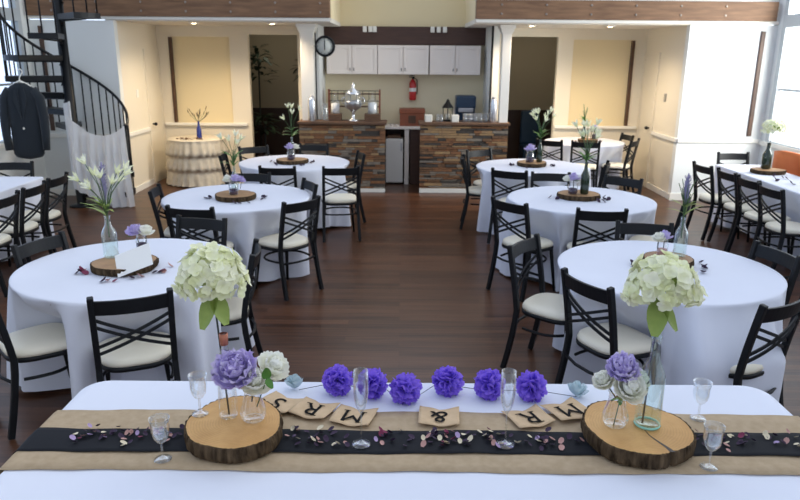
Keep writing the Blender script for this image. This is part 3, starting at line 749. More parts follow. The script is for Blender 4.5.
chairs = {
 'NL': [(-1.38, 3.34, 113, 'black cross back chair seen from behind at the front of the near left round table'),
        (-.93, 4.25, 188, 'black chair turned edge-on at the aisle side of the near left round table'),
        (-2.27, 3.52, 42, 'black chair at the front left of the near left round table, cream seat in view'),
        (-2.40, 4.42, -20, 'black chair backing onto the far left side of the near left round table'),
        (-1.50, 5.08, -104, 'black chair behind the near left round table, under the front chair of the next table')],
 'ML': [(-1.70, 5.44, 80, 'black chair seen from behind at the front of the middle left round table'),
        (-.84, 5.77, 139, 'black chair pulled out on the aisle side of the middle left round table'),
        (-.88, 6.64, 205, 'black chair at the far right of the middle left round table, behind the aisle chair'),
        (-1.56, 7.14, -92, 'black chair behind the middle left round table, right of its flowers'),
        (-2.26, 6.24, 8, 'black chair at the left of the middle left round table near the niche')],
 'FL': [(-1.36, 7.55, 88, 'black chair seen from behind at the front of the far left round table'),
        (-.66, 7.58, 100, 'black chair seen from behind, front right of the far left round table'),
        (-.50, 8.72, 195, 'black chair between the far left round table and the left stone bar'),
        (-1.98, 9.28, -60, 'black chair behind the far left round table, left of its flowers'),
        (-1.20, 9.56, -95, 'black chair behind the far left round table, right of its flowers'),
        (-2.20, 8.50, 5, 'black chair left of the far left round table, before the lace table')],
 'FR': [(1.03, 9.12, -58, 'black chair at the far left of the far right round table against the stone bar'),
        (.76, 8.42, -6, 'black chair edge-on at the aisle side of the far right round table'),
        (1.18, 7.45, 62, 'black chair seen from behind at the front of the far right round table'),
        (2.40, 8.00, 160, 'black chair tipped towards the right of the far right round table')],
 'MR': [(1.64, 5.48, 86, 'black chair seen from behind at the front of the middle right round table'),
        (.93, 5.80, 38, 'black chair with cream seat at the aisle side of the middle right round table'),
        (1.60, 7.30, -96, 'black chair behind the middle right round table, left of its green bottle'),
        (2.30, 7.05, -132, 'black chair behind the right half of the middle right round table'),
        (2.46, 5.82, 152, 'black chair edge-on at the right of the middle right round table, behind the lavender flower')],
 'NR': [(1.83, 5.03, -100, 'black chair behind the near right round table, left of its flower jar'),
        (.83, 4.48, -37, 'black chair with cream seat at the aisle side of the near right round table'),
        (1.04, 3.66, 26, 'black chair angled at the front left of the near right round table'),
        (1.98, 3.34, 122, 'black chair at the front right of the near right round table', 1),
        (2.45, 4.31, 192, 'black chair with its back to the right edge of the near right round table')],
 'BR': [(2.20, 10.30, 58, 'black chair at the left of the small far table in the right niche'),
        (2.70, 10.12, 76, 'black chair at the front of the small far table in the right niche'),
        (3.62, 11.10, 188, 'black chair at the right of the small far table against the niche wall'),
        (3.50, 10.36, 146, 'black chair at the front right of the small far table, showing its cream seat')],
}
where = {'NL': 'near left by the head table', 'NR': 'near right by the head table', 'ML': 'second row left of the aisle', 'MR': 'second row right of the aisle',
         'FL': 'third row left before the stone bar', 'FR': 'third row right before the stone bar', 'BR': 'in the right niche'}
tabs = {'NL': (-1.707, 4.19, .686), 'NR': (1.713, 4.236, .686), 'ML': (-1.545, 6.42, .686), 'MR': (1.711, 6.44, .686), 'FL': (-1.33, 8.62, .686), 'FR': (1.61, 8.39, .686), 'BR': (2.92, 11.05, .62)}
for i, k in enumerate(tabs):
    cx, cy, r = tabs[k]
    for c in chairs[k]: place_chair(*c[:4])
    round_table(cx, cy, r, chairs[k], where[k], 11+i)

# long side tables
def long_table(x0, x1, y0, y1, lb, dents, nm='side_table'):
    cx, cy = (x0+x1)/2, (y0+y1)/2; hx, hy = (x1-x0)/2, (y1-y0)/2
    t = thing('long_table', 'long folding table hidden under the cloth, %s' % lb, 'table', (cx, cy, 0))
    bm = B(); box(bm, -hx+.02, hx-.02, -hy+.02, hy-.02, HT-.035, HT-.008); obj('tabletop', bm, 'crate', t)
    for sx in (-1, 1):
        for sy in (-1, 1):
            bm = B(); tube(bm, [(sx*(hx-.12), sy*(hy-.25), 0), (sx*(hx-.12), sy*(hy-.25), HT-.035)], .013, 8); obj('leg', bm, 'tin', t)
    return cx, cy, hx, hy
def rect_cloth(cx, cy, hx, hy, rc, dents, seed, hem=.05):
    rnd = random.Random(seed); ph = [rnd.uniform(0, 6) for _ in range(4)]
    pts = []; step = .025
    # rounded rectangle outline with normals
    def arc(px, py, a0):
        return [(px+rc*cos(a0+i*PI/2/8), py+rc*sin(a0+i*PI/2/8), cos(a0+i*PI/2/8), sin(a0+i*PI/2/8)) for i in range(9)]
    def line(a, b, nx, ny):
        L_ = math.hypot(b[0]-a[0], b[1]-a[1]); n_ = int(L_/step)
        return [(a[0]+(b[0]-a[0])*i/n_, a[1]+(b[1]-a[1])*i/n_, nx, ny) for i in range(1, n_)]
    pts += arc(hx-rc, hy-rc, 0); pts += line((hx-rc, hy), (-hx+rc, hy), 0, 1)
    pts += arc(-hx+rc, hy-rc, PI/2); pts += line((-hx, hy-rc), (-hx, -hy+rc), -1, 0)
    pts += arc(-hx+rc, -hy+rc, PI); pts += line((-hx+rc, -hy), (hx-rc, -hy), 0, -1)
    pts += arc(hx-rc, -hy+rc, 3*PI/2); pts += line((hx, -hy+rc), (hx, hy-rc), 1, 0)
    bm = B(); N = len(pts); rows = []
    rows.append([(x*.97, y*.97, HT) for x, y, a, b in pts]); rows.append([(x-a*.008, y-b*.008, HT) for x, y, a, b in pts]); rows.append([(x, y, HT-.006) for x, y, a, b in pts])
    for i in range(14):
        z = HT-.02-(HT-.02-hem)*i/13; t_ = 1-z/HT; row = []
        for k, (x, y, a, b) in enumerate(pts):
            s = k*step; d = .02*t_ + .022*t_**.8*(sin(s*14+ph[0]+sin(s*3+ph[1])) + .5*sin(s*31+ph[2]))
            zz = min(1, t_/.42); zz = zz*zz*(3-2*zz)
            for dx, dy, dep in dents:
                q = math.hypot(x-dx, y-dy); w = 1-max(0, min(1, (q-.17)/.12)); w = w*w*(3-2*w); d = d + (-dep-d)*w*zz
            row.append((x+a*d, y+b*d, z))
        rows.append(row)
    vr = [[bm.verts.new(p) for p in row] for row in rows]
    bm.faces.new(vr[0])
    for a, b in zip(vr, vr[1:]):
        for k in range(N): bm.faces.new((a[k], b[k], b[(k+1) % N], a[(k+1) % N])).smooth = True
    return obj('tablecloth', bm, 'cloth', loc=(cx, cy, 0))
q = long_table(3.98, 4.56, 5.4, 8.72, 'along the right windows', None)
rl = [(3.50, 7.98, 6, 'black chair at the long right window table, farthest of its aisle side row'), (3.57, 7.51, 2, 'black chair at the long right window table, second from the far end of its row'),
      (3.58, 7.04, 4, 'black chair at the long right window table, third from the far end of its row'), (3.56, 6.56, 4, 'black chair at the long right window table, nearest of its row in view'),
      (4.34, 9.02, -90, 'black chair at the far end of the long right window table')]
dn = [(x+.26-q[0]+.2, y-q[1], .13) for x, y, *_ in rl[:4]] + [(4.34-q[0], 8.72-q[1], .08)]
tag(rect_cloth(*q, .03, dn, 31), 'white cloth on the long table along the right windows', 'tablecloth')
for c in rl: place_chair(*c)
q = long_table(-4.60, -3.87, 4.9, 7.42, 'under the left window', None)
ll = [(-3.44, 6.86, 180, 'black chair at the long left window table, farthest of its row'), (-3.42, 6.36, 180, 'black chair at the long left window table, middle of its row in view'),
      (-3.41, 5.86, 180, 'black chair at the long left window table, nearest of its row in view'), (-4.36, 7.76, -88, 'black chair at the far end of the long left window table')]
dn = [(x-.46-q[0], y-q[1], .10) for x, y, *_ in ll[:3]] + [(-4.36-q[0], 7.42-q[1], .10)]
tag(rect_cloth(*q, .03, dn, 32), 'white cloth on the long table under the left window', 'tablecloth')
for c in ll: place_chair(*c)

# orange chairs at the right window
def orange_chair():
    t = thing('orange_armchair', '', 'armchair', group='orange armchairs by the right window')
    bm = B(); box(bm, -.24, .24, -.24, .24, .28, .42); obj('seat', bm, 'orange', t, bevel=.04)
    def f(u, v):
        a = PI*1.0*(u-.5)*1.25 - PI/2; rr = .27; h = .42 + .40*v*(cos((u-.5)*2.4))**.5 if v > 0 else .36
        return V((rr*cos(a), rr*sin(a)+.0, h))
    bm = B(); grid(bm, 18, 6, f); obj('backrest', bm, 'orange', t, solid=.06)
    for sx in (-1, 1):
        for sy in (-1, 1): bm = B(); tube(bm, [(sx*.2, sy*.2, .28), (sx*.22, sy*.22, 0)], [.02, .014], 8); obj('leg', bm, 'crate', t)
    return t
oc = orange_chair(); oc.location = (4.93, 8.50, 0); oc.rotation_euler = (0, 0, -R(70)); oc.scale = (1, 1, 1.18); oc['label'] = 'orange armchair by the right window, farther one behind the green bottle'
dup(oc, (4.93, 7.80, 0), -R(80), 'orange armchair by the right window, nearer one at the frame edge')

# lace table in the left niche
t = thing('lace_table', 'small round table hidden under cream ruffled lace', 'table', (-3.32, 11.27, 0))
bm = B(); lathe(bm, [(0, .70), (.44, .70), (.44, .725), (0, .725)], 32); obj('tabletop', bm, 'crate', t)
bm = B(); tube(bm, [(0, 0, 0), (0, 0, .7)], .04, 10); obj('leg', bm, 'crate', t)
bm = B(); NS = 120; rows = [[(0, 0, .735)]]
for q, z in ((.6, .735), (.97, .735), (1., .725)): rows.append([(q*.455*cos(2*PI*k/NS), q*.455*sin(2*PI*k/NS), z) for k in range(NS)])
for tier, (z0, z1) in enumerate(((.72, .48), (.49, .25), (.26, .02))):
    for i in range(5):
        z = z0+(z1-z0)*i/4; w = i/4
        rows.append([((.452+.008*tier+.035*w**.7+(.018*w+.004)*sin(26*2*PI*k/NS+tier*2+sin(k*.3)))*cos(2*PI*k/NS), (.452+.008*tier+.035*w**.7+(.018*w+.004)*sin(26*2*PI*k/NS+tier*2+sin(k*.3)))*sin(2*PI*k/NS), z) for k in range(NS)])
vr = [[bm.verts.new(p) for p in row] for row in rows]
for k in range(NS): bm.faces.new((vr[0][0], vr[1][k], vr[1][(k+1) % NS])).smooth = True
for a, b in zip(vr[1:], vr[2:]):
    for k in range(NS): bm.faces.new((a[k], b[k], b[(k+1) % NS], a[(k+1) % NS])).smooth = True
tag(obj('lace_cloth', bm, 'lace', loc=(-3.32, 11.27, 0)), 'cream tiered ruffled lace cloth on the round niche table', 'tablecloth')
bm = B(); lathe(bm, [(0, 0), (.04, 0), (.042, .02), (.04, .15), (.018, .21), (.015, .27), (.018, .275), (.012, .275), (0, .2)], 16)
tag(obj('blue_bottle', bm, 'blueglass', loc=(-3.25, 11.20, .735)), 'cobalt blue bottle on the lace table', 'bottle')
rnd = random.Random(5)
t = thing('dried_branch', 'spray of dried leaves in the cobalt blue bottle', 'dried flowers', (-3.25, 11.20, .96))
bm = B(); bl = B()
for i in range(9):
    a = rnd.uniform(0, 2*PI); sp = rnd.uniform(.06, .18); h = rnd.uniform(.14, .28)
    tip = V((cos(a)*sp, sin(a)*sp, h)); tube(bm, [(0, 0, -.1), (0, 0, .03), tip*.6, tip], .003, 4)
    for j in range(5): p = tip*(.55+.1*j); petal(bl, p, V((cos(a+rnd.uniform(-1, 1)), sin(a), rnd.uniform(.2, 1))), V((0, 0, 1)), .055, .02, .3, .1, tip=.5, nu=3, nv=3)
obj('twig', bm, 'stem', t); obj('leaves', bl, 'crate', t)
for i in range(12):
    bm = B(); a = rnd.uniform(0, 6.28); petal(bm, (0, 0, .004), V((cos(a), sin(a), .15)), V((0, 0, 1)), .07, .04, .3, .2, nu=3, nv=3)
    tag(obj('fallen_leaf', bm, 'crate', loc=(-3.32-.22+.035*i+rnd.uniform(-.01, .01), 11.02+rnd.uniform(-.05, .05), .736)), 'brown dried leaf lying in front of the blue bottle on the lace table', 'leaf', 'dried leaves on the lace table')

# ------------------------------------------------------------------ centrepieces
def wood_slab(loc, rx, ry, h, lb, top='slab2', seed=1, crack=False, rz=0, grp='wood slabs on the round tables'):
    rnd = random.Random(seed); ph = [rnd.uniform(0, 6) for _ in range(5)]
    t = thing('wood_slab', lb, 'wood slice', loc, rz, group=grp)
    N = 160
    def rad(k, z):
        a = 2*PI*k/N
        f = 1 + .035*sin(2*a+ph[0]) + .03*sin(3*a+ph[1]) + .012*sin(7*a+ph[2])
        if crack:
            d = abs((a-R(292)+PI) % (2*PI)-PI); f -= .10*max(0, 1-d/.07)
        return f
    bm = B()
    vt = [bm.verts.new((rx*rad(k, 1)*.965*cos(2*PI*k/N), ry*rad(k, 1)*.965*sin(2*PI*k/N), h)) for k in range(N)]
    c = bm.verts.new((0, 0, h))
    for k in range(N): bm.faces.new((c, vt[k], vt[(k+1) % N]))
    obj('cut_face', bm, top, t)
    bm = B(); rows = []
    for z, o in ((h+.0005, .965), (h-.001, .995), (h*.6, 1.01), (h*.25, 1.0), (0, .97)):
        row = []
        for k in range(N):
            a = 2*PI*k/N; j = 1 + .03*noise.noise(V((k*.9, z*30, seed))) + (.022 if k % 4 == 0 else -.02 if k % 4 == 2 else 0)*(.6+.8*noise.noise(V((k*.37, 3, seed))))*(1 if o > .99 else 0)
            row.append(bm.verts.new((rx*rad(k, 1)*o*j*cos(a), ry*rad(k, 1)*o*j*sin(a), z)))
        rows.append(row)
    for a, b in zip(rows, rows[1:]):
        for k in range(N): bm.faces.new((a[k], b[k], b[(k+1) % N], a[(k+1) % N]))
    bm.faces.new(rows[-1][::-1]); obj('bark', bm, 'bark', t)
    if crack:
        bm = B(); a = R(292); pts = [(rx*q*cos(a)*.93+.01*sin(q*9)*(1-q), ry*q*sin(a)*.93, h+.0006) for q in (.15, .4, .65, .85, 1.02)]
        w = [.001, .002, .004, .006, .010]; L_ = []
        for p, q in zip(pts, w): L_.append((bm.verts.new((p[0]-q, p[1], p[2])), bm.verts.new((p[0]+q, p[1], p[2]))))
        for a_, b_ in zip(L_, L_[1:]): bm.faces.new((a_[0], a_[1], b_[1], b_[0]))
        obj('crack', bm, 'wainscot', t)
    return t
def bottle(loc, r, h, m, lb, neck=.33, foil=None, ring=False, group=None):
    t = thing('glass_bottle', lb, 'bottle', loc, group=group)
    nr = r*.36
    prof = [(0, .002), (r*.9, .002), (r, .012), (r, h*(1-neck)*.86), (r*.85, h*(1-neck)*.97), (nr*1.2, h*(1-neck)*1.16), (nr, h*.9), (nr, h*.97), (nr*1.15, h*.975), (nr*1.15, h)]
    bm = B(); lathe(bm, prof, 24); obj('body', bm, m, t)
    if ring:
        bm = B()
        pts = [(r*.93*cos(2*PI*k/24), r*.93*sin(2*PI*k/24), .006) for k in range(25)]; tube(bm, pts, .0045, 6, cap=False); obj('base_rim', bm, 'rimglass', t)
    if foil:
        bm = B(); lathe(bm, [(nr*1.1, h*.87), (nr*1.2, h*.872), (nr*1.3, h*1.0), (nr*1.1, h*1.003)], 16); obj('foil', bm, foil, t)
    return t
def jar(loc, r, h, lb, fill=None, m='glass', shape='jar', group='small flower jars'):
    t = thing('glass_jar' if shape == 'jar' else 'bud_vase', lb, 'jar' if shape == 'jar' else 'vase', loc, group=group)
    if shape == 'jar': prof = [(0, .002), (r*.9, .002), (r, .01), (r, h*.75), (r*.8, h*.84), (r*.8, h), (r*.84, h)]
    else: prof = [(0, .003), (r*.75, .002), (r, h*.16), (r*.97, h*.33), (r*.62, h*.7), (r*.60, h*.88), (r*.78, h)]
    bm = B(); lathe(bm, prof, 22); obj('body', bm, m, t)
    bm = B(); rr = prof[-1][0]; tube(bm, [(rr*cos(2*PI*k/20), rr*sin(2*PI*k/20), h) for k in range(21)], .0018, 5, cap=False)
    obj('rim', bm, m, t)
    bm = B(); rb = r*.72; tube(bm, [(rb*cos(2*PI*k/20), rb*sin(2*PI*k/20), .004) for k in range(21)], .0022, 5, cap=False); obj('base_ring', bm, m, t)
    if fill:
        bm = B(); lathe(bm, [(0, .006), (r*.88, .006), (r*.92, .012), (r*.92, h*.42), (r*.5, h*.48), (0, h*.46)], 16); obj('petal_fill', bm, fill, t)
    return t
def peony(loc, r, m, lb, stem=.1, seed=0, tilt=(0, 0), leaf=True, group=None, layers=5):
    """full round bloom: rings of cupped petals; origin at the middle of the bloom"""
    rnd = random.Random(seed)
    t = thing('peony', lb, 'flower', loc, rot=(tilt[0], tilt[1], 0), group=group)
    bm = B()
    for L_ in range(layers):
        n_ = 4 + L_*2; el = R(78 - L_*(88/(layers-1)))
        for i in range(n_):
            a = 2*PI*(i+.5*(L_ % 2))/n_ + rnd.uniform(-.15, .15)
            o = V((cos(a)*cos(el), sin(a)*cos(el), sin(el)))
            upv = V((-cos(a)*sin(el), -sin(a)*sin(el), cos(el)))
            k = .62+.1*L_
            petal(bm, o*r*.12 + V((0, 0, -.25*r)), o, upv, r*(.95+rnd.uniform(-.16, .12)), r*k*1.1, .75, .35, nu=7, nv=6, ruf=r*(.10 if m == 'lav' else .035))
    obj('bloom', bm, m, t)
    bm = B(); lathe(bm, [(0, -.1*r), (.2*r, 0), (.22*r, .25*r), (.1*r, .38*r), (0, .42*r)], 12); obj('centre', bm, 'pcream' if m == 'lav' else 'white', t)
    bm = B(); tube(bm, [(0, 0, -.2*r), (.0, 0, -stem)], .003, 6); obj('stem', bm, 'darkstem', t)
    if leaf:
        bm = B()
        for i in range(3): a = rnd.uniform(0, 6.28); petal(bm, (0, 0, -.4*r), V((cos(a), sin(a), -.2)), V((0, 0, 1)), r*1.1, r*.5, .3, .1, tip=.5, nu=4, nv=5)
        obj('leaf', bm, 'leaf', t)
    return t
def hydrangea(loc, rx, rz, lb, stem_to, seed=0, n_=150, m='hyd', leaves=True, group=None, drop=0):
    rnd = random.Random(seed)
    t = thing('hydrangea', lb, 'flower', loc, group=group)
    bm = B(); i = 0
    for i in range(n_):
        u = (i+.5)/n_; el = math.asin(1 - 1.45*u); a = i*2.39996 + rnd.uniform(-.2, .2)
        d = V((cos(a)*cos(el), sin(a)*cos(el), sin(el)))
        lump = 1 + .30*noise.noise(d*2.4+V((seed, 0, 0))) + rnd.uniform(-.05, .05)
        c = V((d.x*rx*lump, d.y*rx*lump, d.z*rz*lump - drop*abs(d.x)**3*rx))
        e1 = d.orthogonal().normalized(); e2 = d.cross(e1); ro = rnd.uniform(0, 6.28); fs = rx*.235*rnd.uniform(.75, 1.2)
        tl = V((rnd.uniform(-.4, .4), rnd.uniform(-.4, .4), rnd.uniform(-.4, .4)))
        dn_ = (d+tl).normalized()
        e1 = (e1 - dn_*e1.dot(dn_)).normalized(); e2 = dn_.cross(e1)
        for k in range(4):
            o = e1*cos(ro+k*PI/2) + e2*sin(ro+k*PI/2)
            petal(bm, c, o + dn_*.15, dn_, fs, fs*1.05, .25, .2, nu=4, nv=5)
    obj('florets', bm, m, t)
    bm = B()
    lathe(bm, [(0, -rz*.35), (rx*.45, -rz*.2), (rx*.72, rz*.1), (rx*.6, rz*.5), (0, rz*.72)], 14); obj('core', bm, 'yleaf', t)
    bm = B(); s = V(stem_to); tube(bm, [(0, 0, 0), (s.x*.35, s.y*.35, s.z*.35), s], .0035, 6); obj('stem', bm, 'darkstem', t)
    if leaves:
        for a, ln in ((-2.0, .125), (-.7, .115), (1.4, .06)):
            bm = B(); petal(bm, (s.x*.12, s.y*.12, -rz*.55), V((cos(a)*.35, sin(a)*.35, -1)), V((cos(a), sin(a), .2)), ln*rx/.11*1.15, .085*rx/.11, .25, .25, tip=.3, nu=5, nv=6); obj('leaf', bm, 'yleaf', t)
    return t
def lily_spray(loc, h, sp, lb, seed=0, lilac=False, n_=7, lean=(0, 0), blooms=True, leaves=10):
    """tall spray in a bottle: grassy leaves, pointed white buds and a lilac spike; origin at the bottle mouth"""
    rnd = random.Random(seed)
    t = thing('lily_spray', lb, 'flowers', loc, rot=(lean[1], lean[0], 0), group='tall white flower sprays')
    bs, bl, bc = B(), B(), B()
    tube(bs, [(0, 0, -.14), (0, 0, 0), (0, 0, h*.45)], .004, 6)
    for i in range(n_):
        a = 2*PI*i/n_ + rnd.uniform(-.4, .4); s_ = sp*rnd.uniform(.5, 1); hh = h*rnd.uniform(.55, 1)
        tip = V((cos(a)*s_, sin(a)*s_*.8, hh)); mid = V((tip.x*.35, tip.y*.35, hh*.6)); tube(bs, [(0, 0, 0), mid, tip], .0025, 5)
        if blooms:
            d = (tip-mid).normalized(); bf = B()
            for k in range(5):
                o = d.orthogonal().normalized(); o = Matrix.Rotation(k*2*PI/5+i, 3, d) @ o
                petal(bf, tip, d+o*.35, o, h*.20, h*.085, .25, .3, tip=.5, nu=3, nv=4)
            obj('bloom', bf, 'hyd', t)
    for i in range(leaves):
        a = rnd.uniform(0, 2*PI); o = V((cos(a), sin(a), rnd.uniform(.5, 1.6)))
        petal(bl, (0, 0, rnd.uniform(0, h*.25)), o, V((cos(a), sin(a), -1)), h*rnd.uniform(.3, .5), h*.10, .5, .15, tip=.6, nu=3, nv=6)
    obj('stem', bs, 'stem', t); obj('leaves', bl, 'leaf' if not lilac else 'yleaf', t)
    if lilac:
        tube(bc, [(0, 0, h*.3), (.004, 0, h*.5), (-.004, 0, h*.75), (0, 0, h*1.02)], [.004, .013, .015, .004], 7)
        for i in range(40):
            a = i*2.4; z = h*(.45+.5*i/40); petal(bc, (cos(a)*.01, sin(a)*.01, z), V((cos(a), sin(a), .6)), V((0, 0, 1)), .022, .014, .3, .2, nu=3, nv=3)
        obj('lilac_spike', bc, 'lilac', t)
    else: bc.free()
    return t
def scatter_petals(proto_cols, pts, zf, lbl, grp, size=.016, seed=0):
    rnd = random.Random(seed)
    for i, (x, y) in enumerate(pts):
        m, cn = proto_cols[rnd.randrange(len(proto_cols))]
        bm = B(); a = rnd.uniform(0, 6.28); s_ = size*rnd.uniform(.8, 1.25)
        petal(bm, (-s_/2*cos(a), -s_/2*sin(a), .001), V((cos(a), sin(a), .1)), V((0, 0, 1)), s_, s_*.85, rnd.uniform(.2, .9), .3, nu=4, nv=4)
        o = obj('petal', bm, m, loc=(x, y, zf)); tag(o, '%s petal %s' % (cn, lbl), 'petal', cn+' petals '+grp)

PL = [('pplum', 'dark plum')]; PM = [('pplum', 'dark plum'), ('pplum', 'dark plum'), ('ppink', 'dusty pink'), ('pred', 'magenta')]
cfg = {
 'NL': dict(s=(-1.72, 4.13), r=.20, bot=(-1.84, 4.22, .047, .27, 'greenglass'), spray=(.33, .17, 1, True), jar=(-1.71, 4.40, .036, .10), fl=[(-.035, 0, .055, 'lav'), (.04, -.01, .055, 'white')]),
 'NR': dict(s=(1.74, 4.30), r=.175, bot=(1.83, 4.35, .042, .26, 'greenglass'), spray=(.28, .06, 2, True), jar=(1.72, 4.36, .036, .10), fl=[(.015, .02, .048, 'lav'), (-.04, -.02, .046, 'white')]),
 'ML': dict(s=(-1.54, 6.32), r=.20, bot=(-1.56, 6.42, .035, .24, 'greenglass'), spray=(.34, .10, 3, False), jar=(-1.54, 6.27, .042, .12), fl=[(.03, 0, .055, 'lav'), (-.05, 0, .05, 'white'), (.08, 0, .04, 'lav')]),
 'MR': dict(s=(1.70, 6.48), r=.20, bot=(1.74, 6.44, .04, .30, 'darkglass'), spray=(.36, .13, 4, False), jar=(1.63, 6.44, .045, .12), fl=[(.0, 0, .06, 'lav'), (-.06, 0, .045, 'white')]),
 'FL': dict(s=(-1.35, 8.54), r=.20, bot=(-1.36, 8.66, .033, .26, 'greenglass'), spray=(.36, .11, 5, False), jar=(-1.35, 8.48, .05, .13), fl=[(-.01, 0, .06, 'lav'), (.06, .02, .05, 'white')]),
 'FR': dict(s=(1.62, 8.48), r=.20, bot=(1.70, 8.46, .036, .28, 'darkglass'), spray=(.34, .16, 6, False), jar=(1.58, 8.44, .05, .13), fl=[(0, 0, .07, 'lav')]),
 'BR': dict(s=(2.95, 10.95), r=.16, bot=(2.88, 10.97, .033, .24, 'darkglass'), spray=(.30, .05, 7, False), jar=(3.04, 10.92, .045, .16), fl=[(0, 0, .05, 'lav')]),
}
wh = {'NL': 'near left round table', 'NR': 'near right round table', 'ML': 'middle left round table', 'MR': 'middle right round table', 'FL': 'far left round table', 'FR': 'far right round table', 'BR': 'small niche table'}
for i, (k, c) in enumerate(cfg.items()):
    w_ = wh[k]; z0 = HT+.002; hs = .045
    wood_slab((*c['s'], z0), c['r'], c['r']*.9, hs, 'bark edged wood slice on the '+w_, 'slab2', 20+i, rz=i*.9)
    zt = z0+hs+.001
    bx, by, br_, bh, bm_ = c['bot']; nm = {'greenglass': 'clear', 'darkglass': 'dark green'}[bm_]
    bottle((bx, by, zt), br_, bh, bm_, '%s glass bottle holding a flower spray on the %s' % (nm, w_), group='bottles on the round tables')
    h_, sp_, sd_, li = c['spray']
    lily_spray((bx, by, zt+bh), h_, sp_, ('sparse green spray with a lilac spike' if k == 'NR' else 'white buds around a lilac spike' if li else 'tall spray of white pointed flowers') + ' in the bottle on the '+w_, sd_, li, n_=5 if k in ('ML', 'FL') else 11, blooms=k not in ('NR', 'BR'), leaves=9 if k != 'BR' else 14)
    jx, jy, jr, jh = c['jar']; jar((jx, jy, zt), jr, jh, 'short glass jar of dried petals on the '+w_, 'pplum' if k not in ('NR',) else 'ppink')
    for j, (dx, dy, fr, fm) in enumerate(c['fl']):
        same = [q for q in c['fl'] if q[3] == fm]; sfx = '' if len(same) == 1 else (', bigger one' if fr == max(q[2] for q in same) else ', smaller one at its right')
        peony((jx+dx, jy+dy, zt+jh+fr*.45), fr, fm, '%s bloom in the jar on the %s%s' % ('lavender' if fm == 'lav' else 'white', w_, sfx), fr+.05, 50+10*i+j, (jitter(.3), dx*3), leaf=(j == 0), group='jar blooms', layers=4)
    rnd = random.Random(90+i); pts = []
    for q in range(16 if k in ('NL',) else 11 if k != 'BR' else 4):
        a = rnd.choice((rnd.uniform(-.5, .3), rnd.uniform(PI-.3, PI+.5), rnd.uniform(PI, 2*PI))); rr = c['r']*rnd.uniform(1.15, 1.4)
        pts.append((c['s'][0]+cos(a)*rr*(1.0), c['s'][1]+sin(a)*rr))
    scatter_petals(PM if k == 'NL' else PL, pts, z0+.001, 'scattered around the wood slice on the '+w_, 'on the '+w_, .042, 90+i)
# white card leaning on the near left slab
bm = B(); box(bm, -.11, .11, -.0015, .0015, 0, .165)
o = obj('white_card', bm, 'card', loc=(-1.585, 3.945, HT+.044)); o.rotation_euler = (R(-50), R(-20), R(10)); tag(o, 'white card leaning on the wood slice of the near left table', 'card')

# right long table: slab, bottle, pale hydrangea, petals; left long table: small dish
wood_slab((4.30, 8.03, HT+.002), .185, .16, .045, 'dark wood slice on the long right window table', 'slab2', 41)
bottle((4.28, 8.06, HT+.05), .052, .30, 'darkglass', 'dark green bottle with a pale flower on the long right table', .36)
hydrangea((4.31, 8.06, HT+.05+.30+.17), .115, .085, 'pale green round bloom in the dark bottle by the right window', (-.03, 0, -.22), 9, 70, leaves=False)
rnd = random.Random(3)
scatter_petals(PL, [(4.10+.28*rnd.random()+.02, 7.9-.07*q) for q in range(14)], HT+.003, 'scattered along the long right window table', 'on the long right table', .045, 8)
scatter_petals(PL, [(-4.35+.1*rnd.random(), 6.6+.08*q) for q in range(4)], HT+.003, 'on the long left window table', 'on the long left table', .04, 9)

# ------------------------------------------------------------------ head table
HX0, HX1, HY0, HY1 = -1.28, 1.50, 1.76, 2.60
cx, cy, hx, hy = (HX0+HX1)/2, (HY0+HY1)/2, (HX1-HX0)/2, (HY1-HY0)/2
t = thing('head_table', 'long folding head table hidden under its white cloth', 'table', (cx, cy, 0))
bm = B(); box(bm, -hx+.03, hx-.03, -hy+.03, hy-.03, HT-.035, HT-.008); obj('tabletop', bm, 'crate', t, bevel=.01)
for sx in (-1, 1):
    for sy in (-1, 1): bm = B(); tube(bm, [(sx*(hx-.2), sy*(hy-.12), 0), (sx*(hx-.2), sy*(hy-.12), HT-.035)], .014, 8); obj('leg', bm, 'tin', t)
tag(rect_cloth(cx, cy, hx, hy, .10, [], 44, .03), 'white cloth on the long head table in the foreground', 'tablecloth')
def runner(name, y0, y1, dz, m, lb, seed):
    rnd = random.Random(seed); bm = B(); p1 = rnd.uniform(0, 6)
    xs = [HX0-.016-.0] ; N = 120
    path = [(HX0-.045, .42), (HX0-.04, .60), (HX0-.034, .72), (HX0-.022, HT-.012+dz), (HX0-.006, HT+dz)] + [(HX0+.01+(HX1-HX0-.02)*i/N, HT+dz) for i in range(N+1)] + [(HX1+.006, HT+dz), (HX1+.022, HT-.012+dz), (HX1+.034, .72), (HX1+.04, .60), (HX1+.045, .42)]
    rows = []
    for i, (x, z) in enumerate(path):
        row = []
        for j in range(9):
            v = j/8; y = y0+(y1-y0)*v + .004*sin(x*7+p1)*(1 if v in (0, 1) else .5) + .002*sin(x*31+j)
            row.append(bm.verts.new((x, y, z + .0012*(sin(x*11+v*5+p1)+1))))
        rows.append(row)
    for a, b in zip(rows, rows[1:]):
        for j in range(8): bm.faces.new((a[j], b[j], b[j+1], a[j+1])).smooth = True
    tag(obj(name, bm, m, solid=.0012), lb, 'table runner')
runner('burlap_runner', 1.953, 2.342, .003, 'burlap', 'tan burlap runner along the head table', 1)
runner('black_runner', 2.054, 2.202, .0075, 'blackcloth', 'narrow black runner on top of the burlap runner', 2)
ZR = HT+.008; ZK = HT+.012
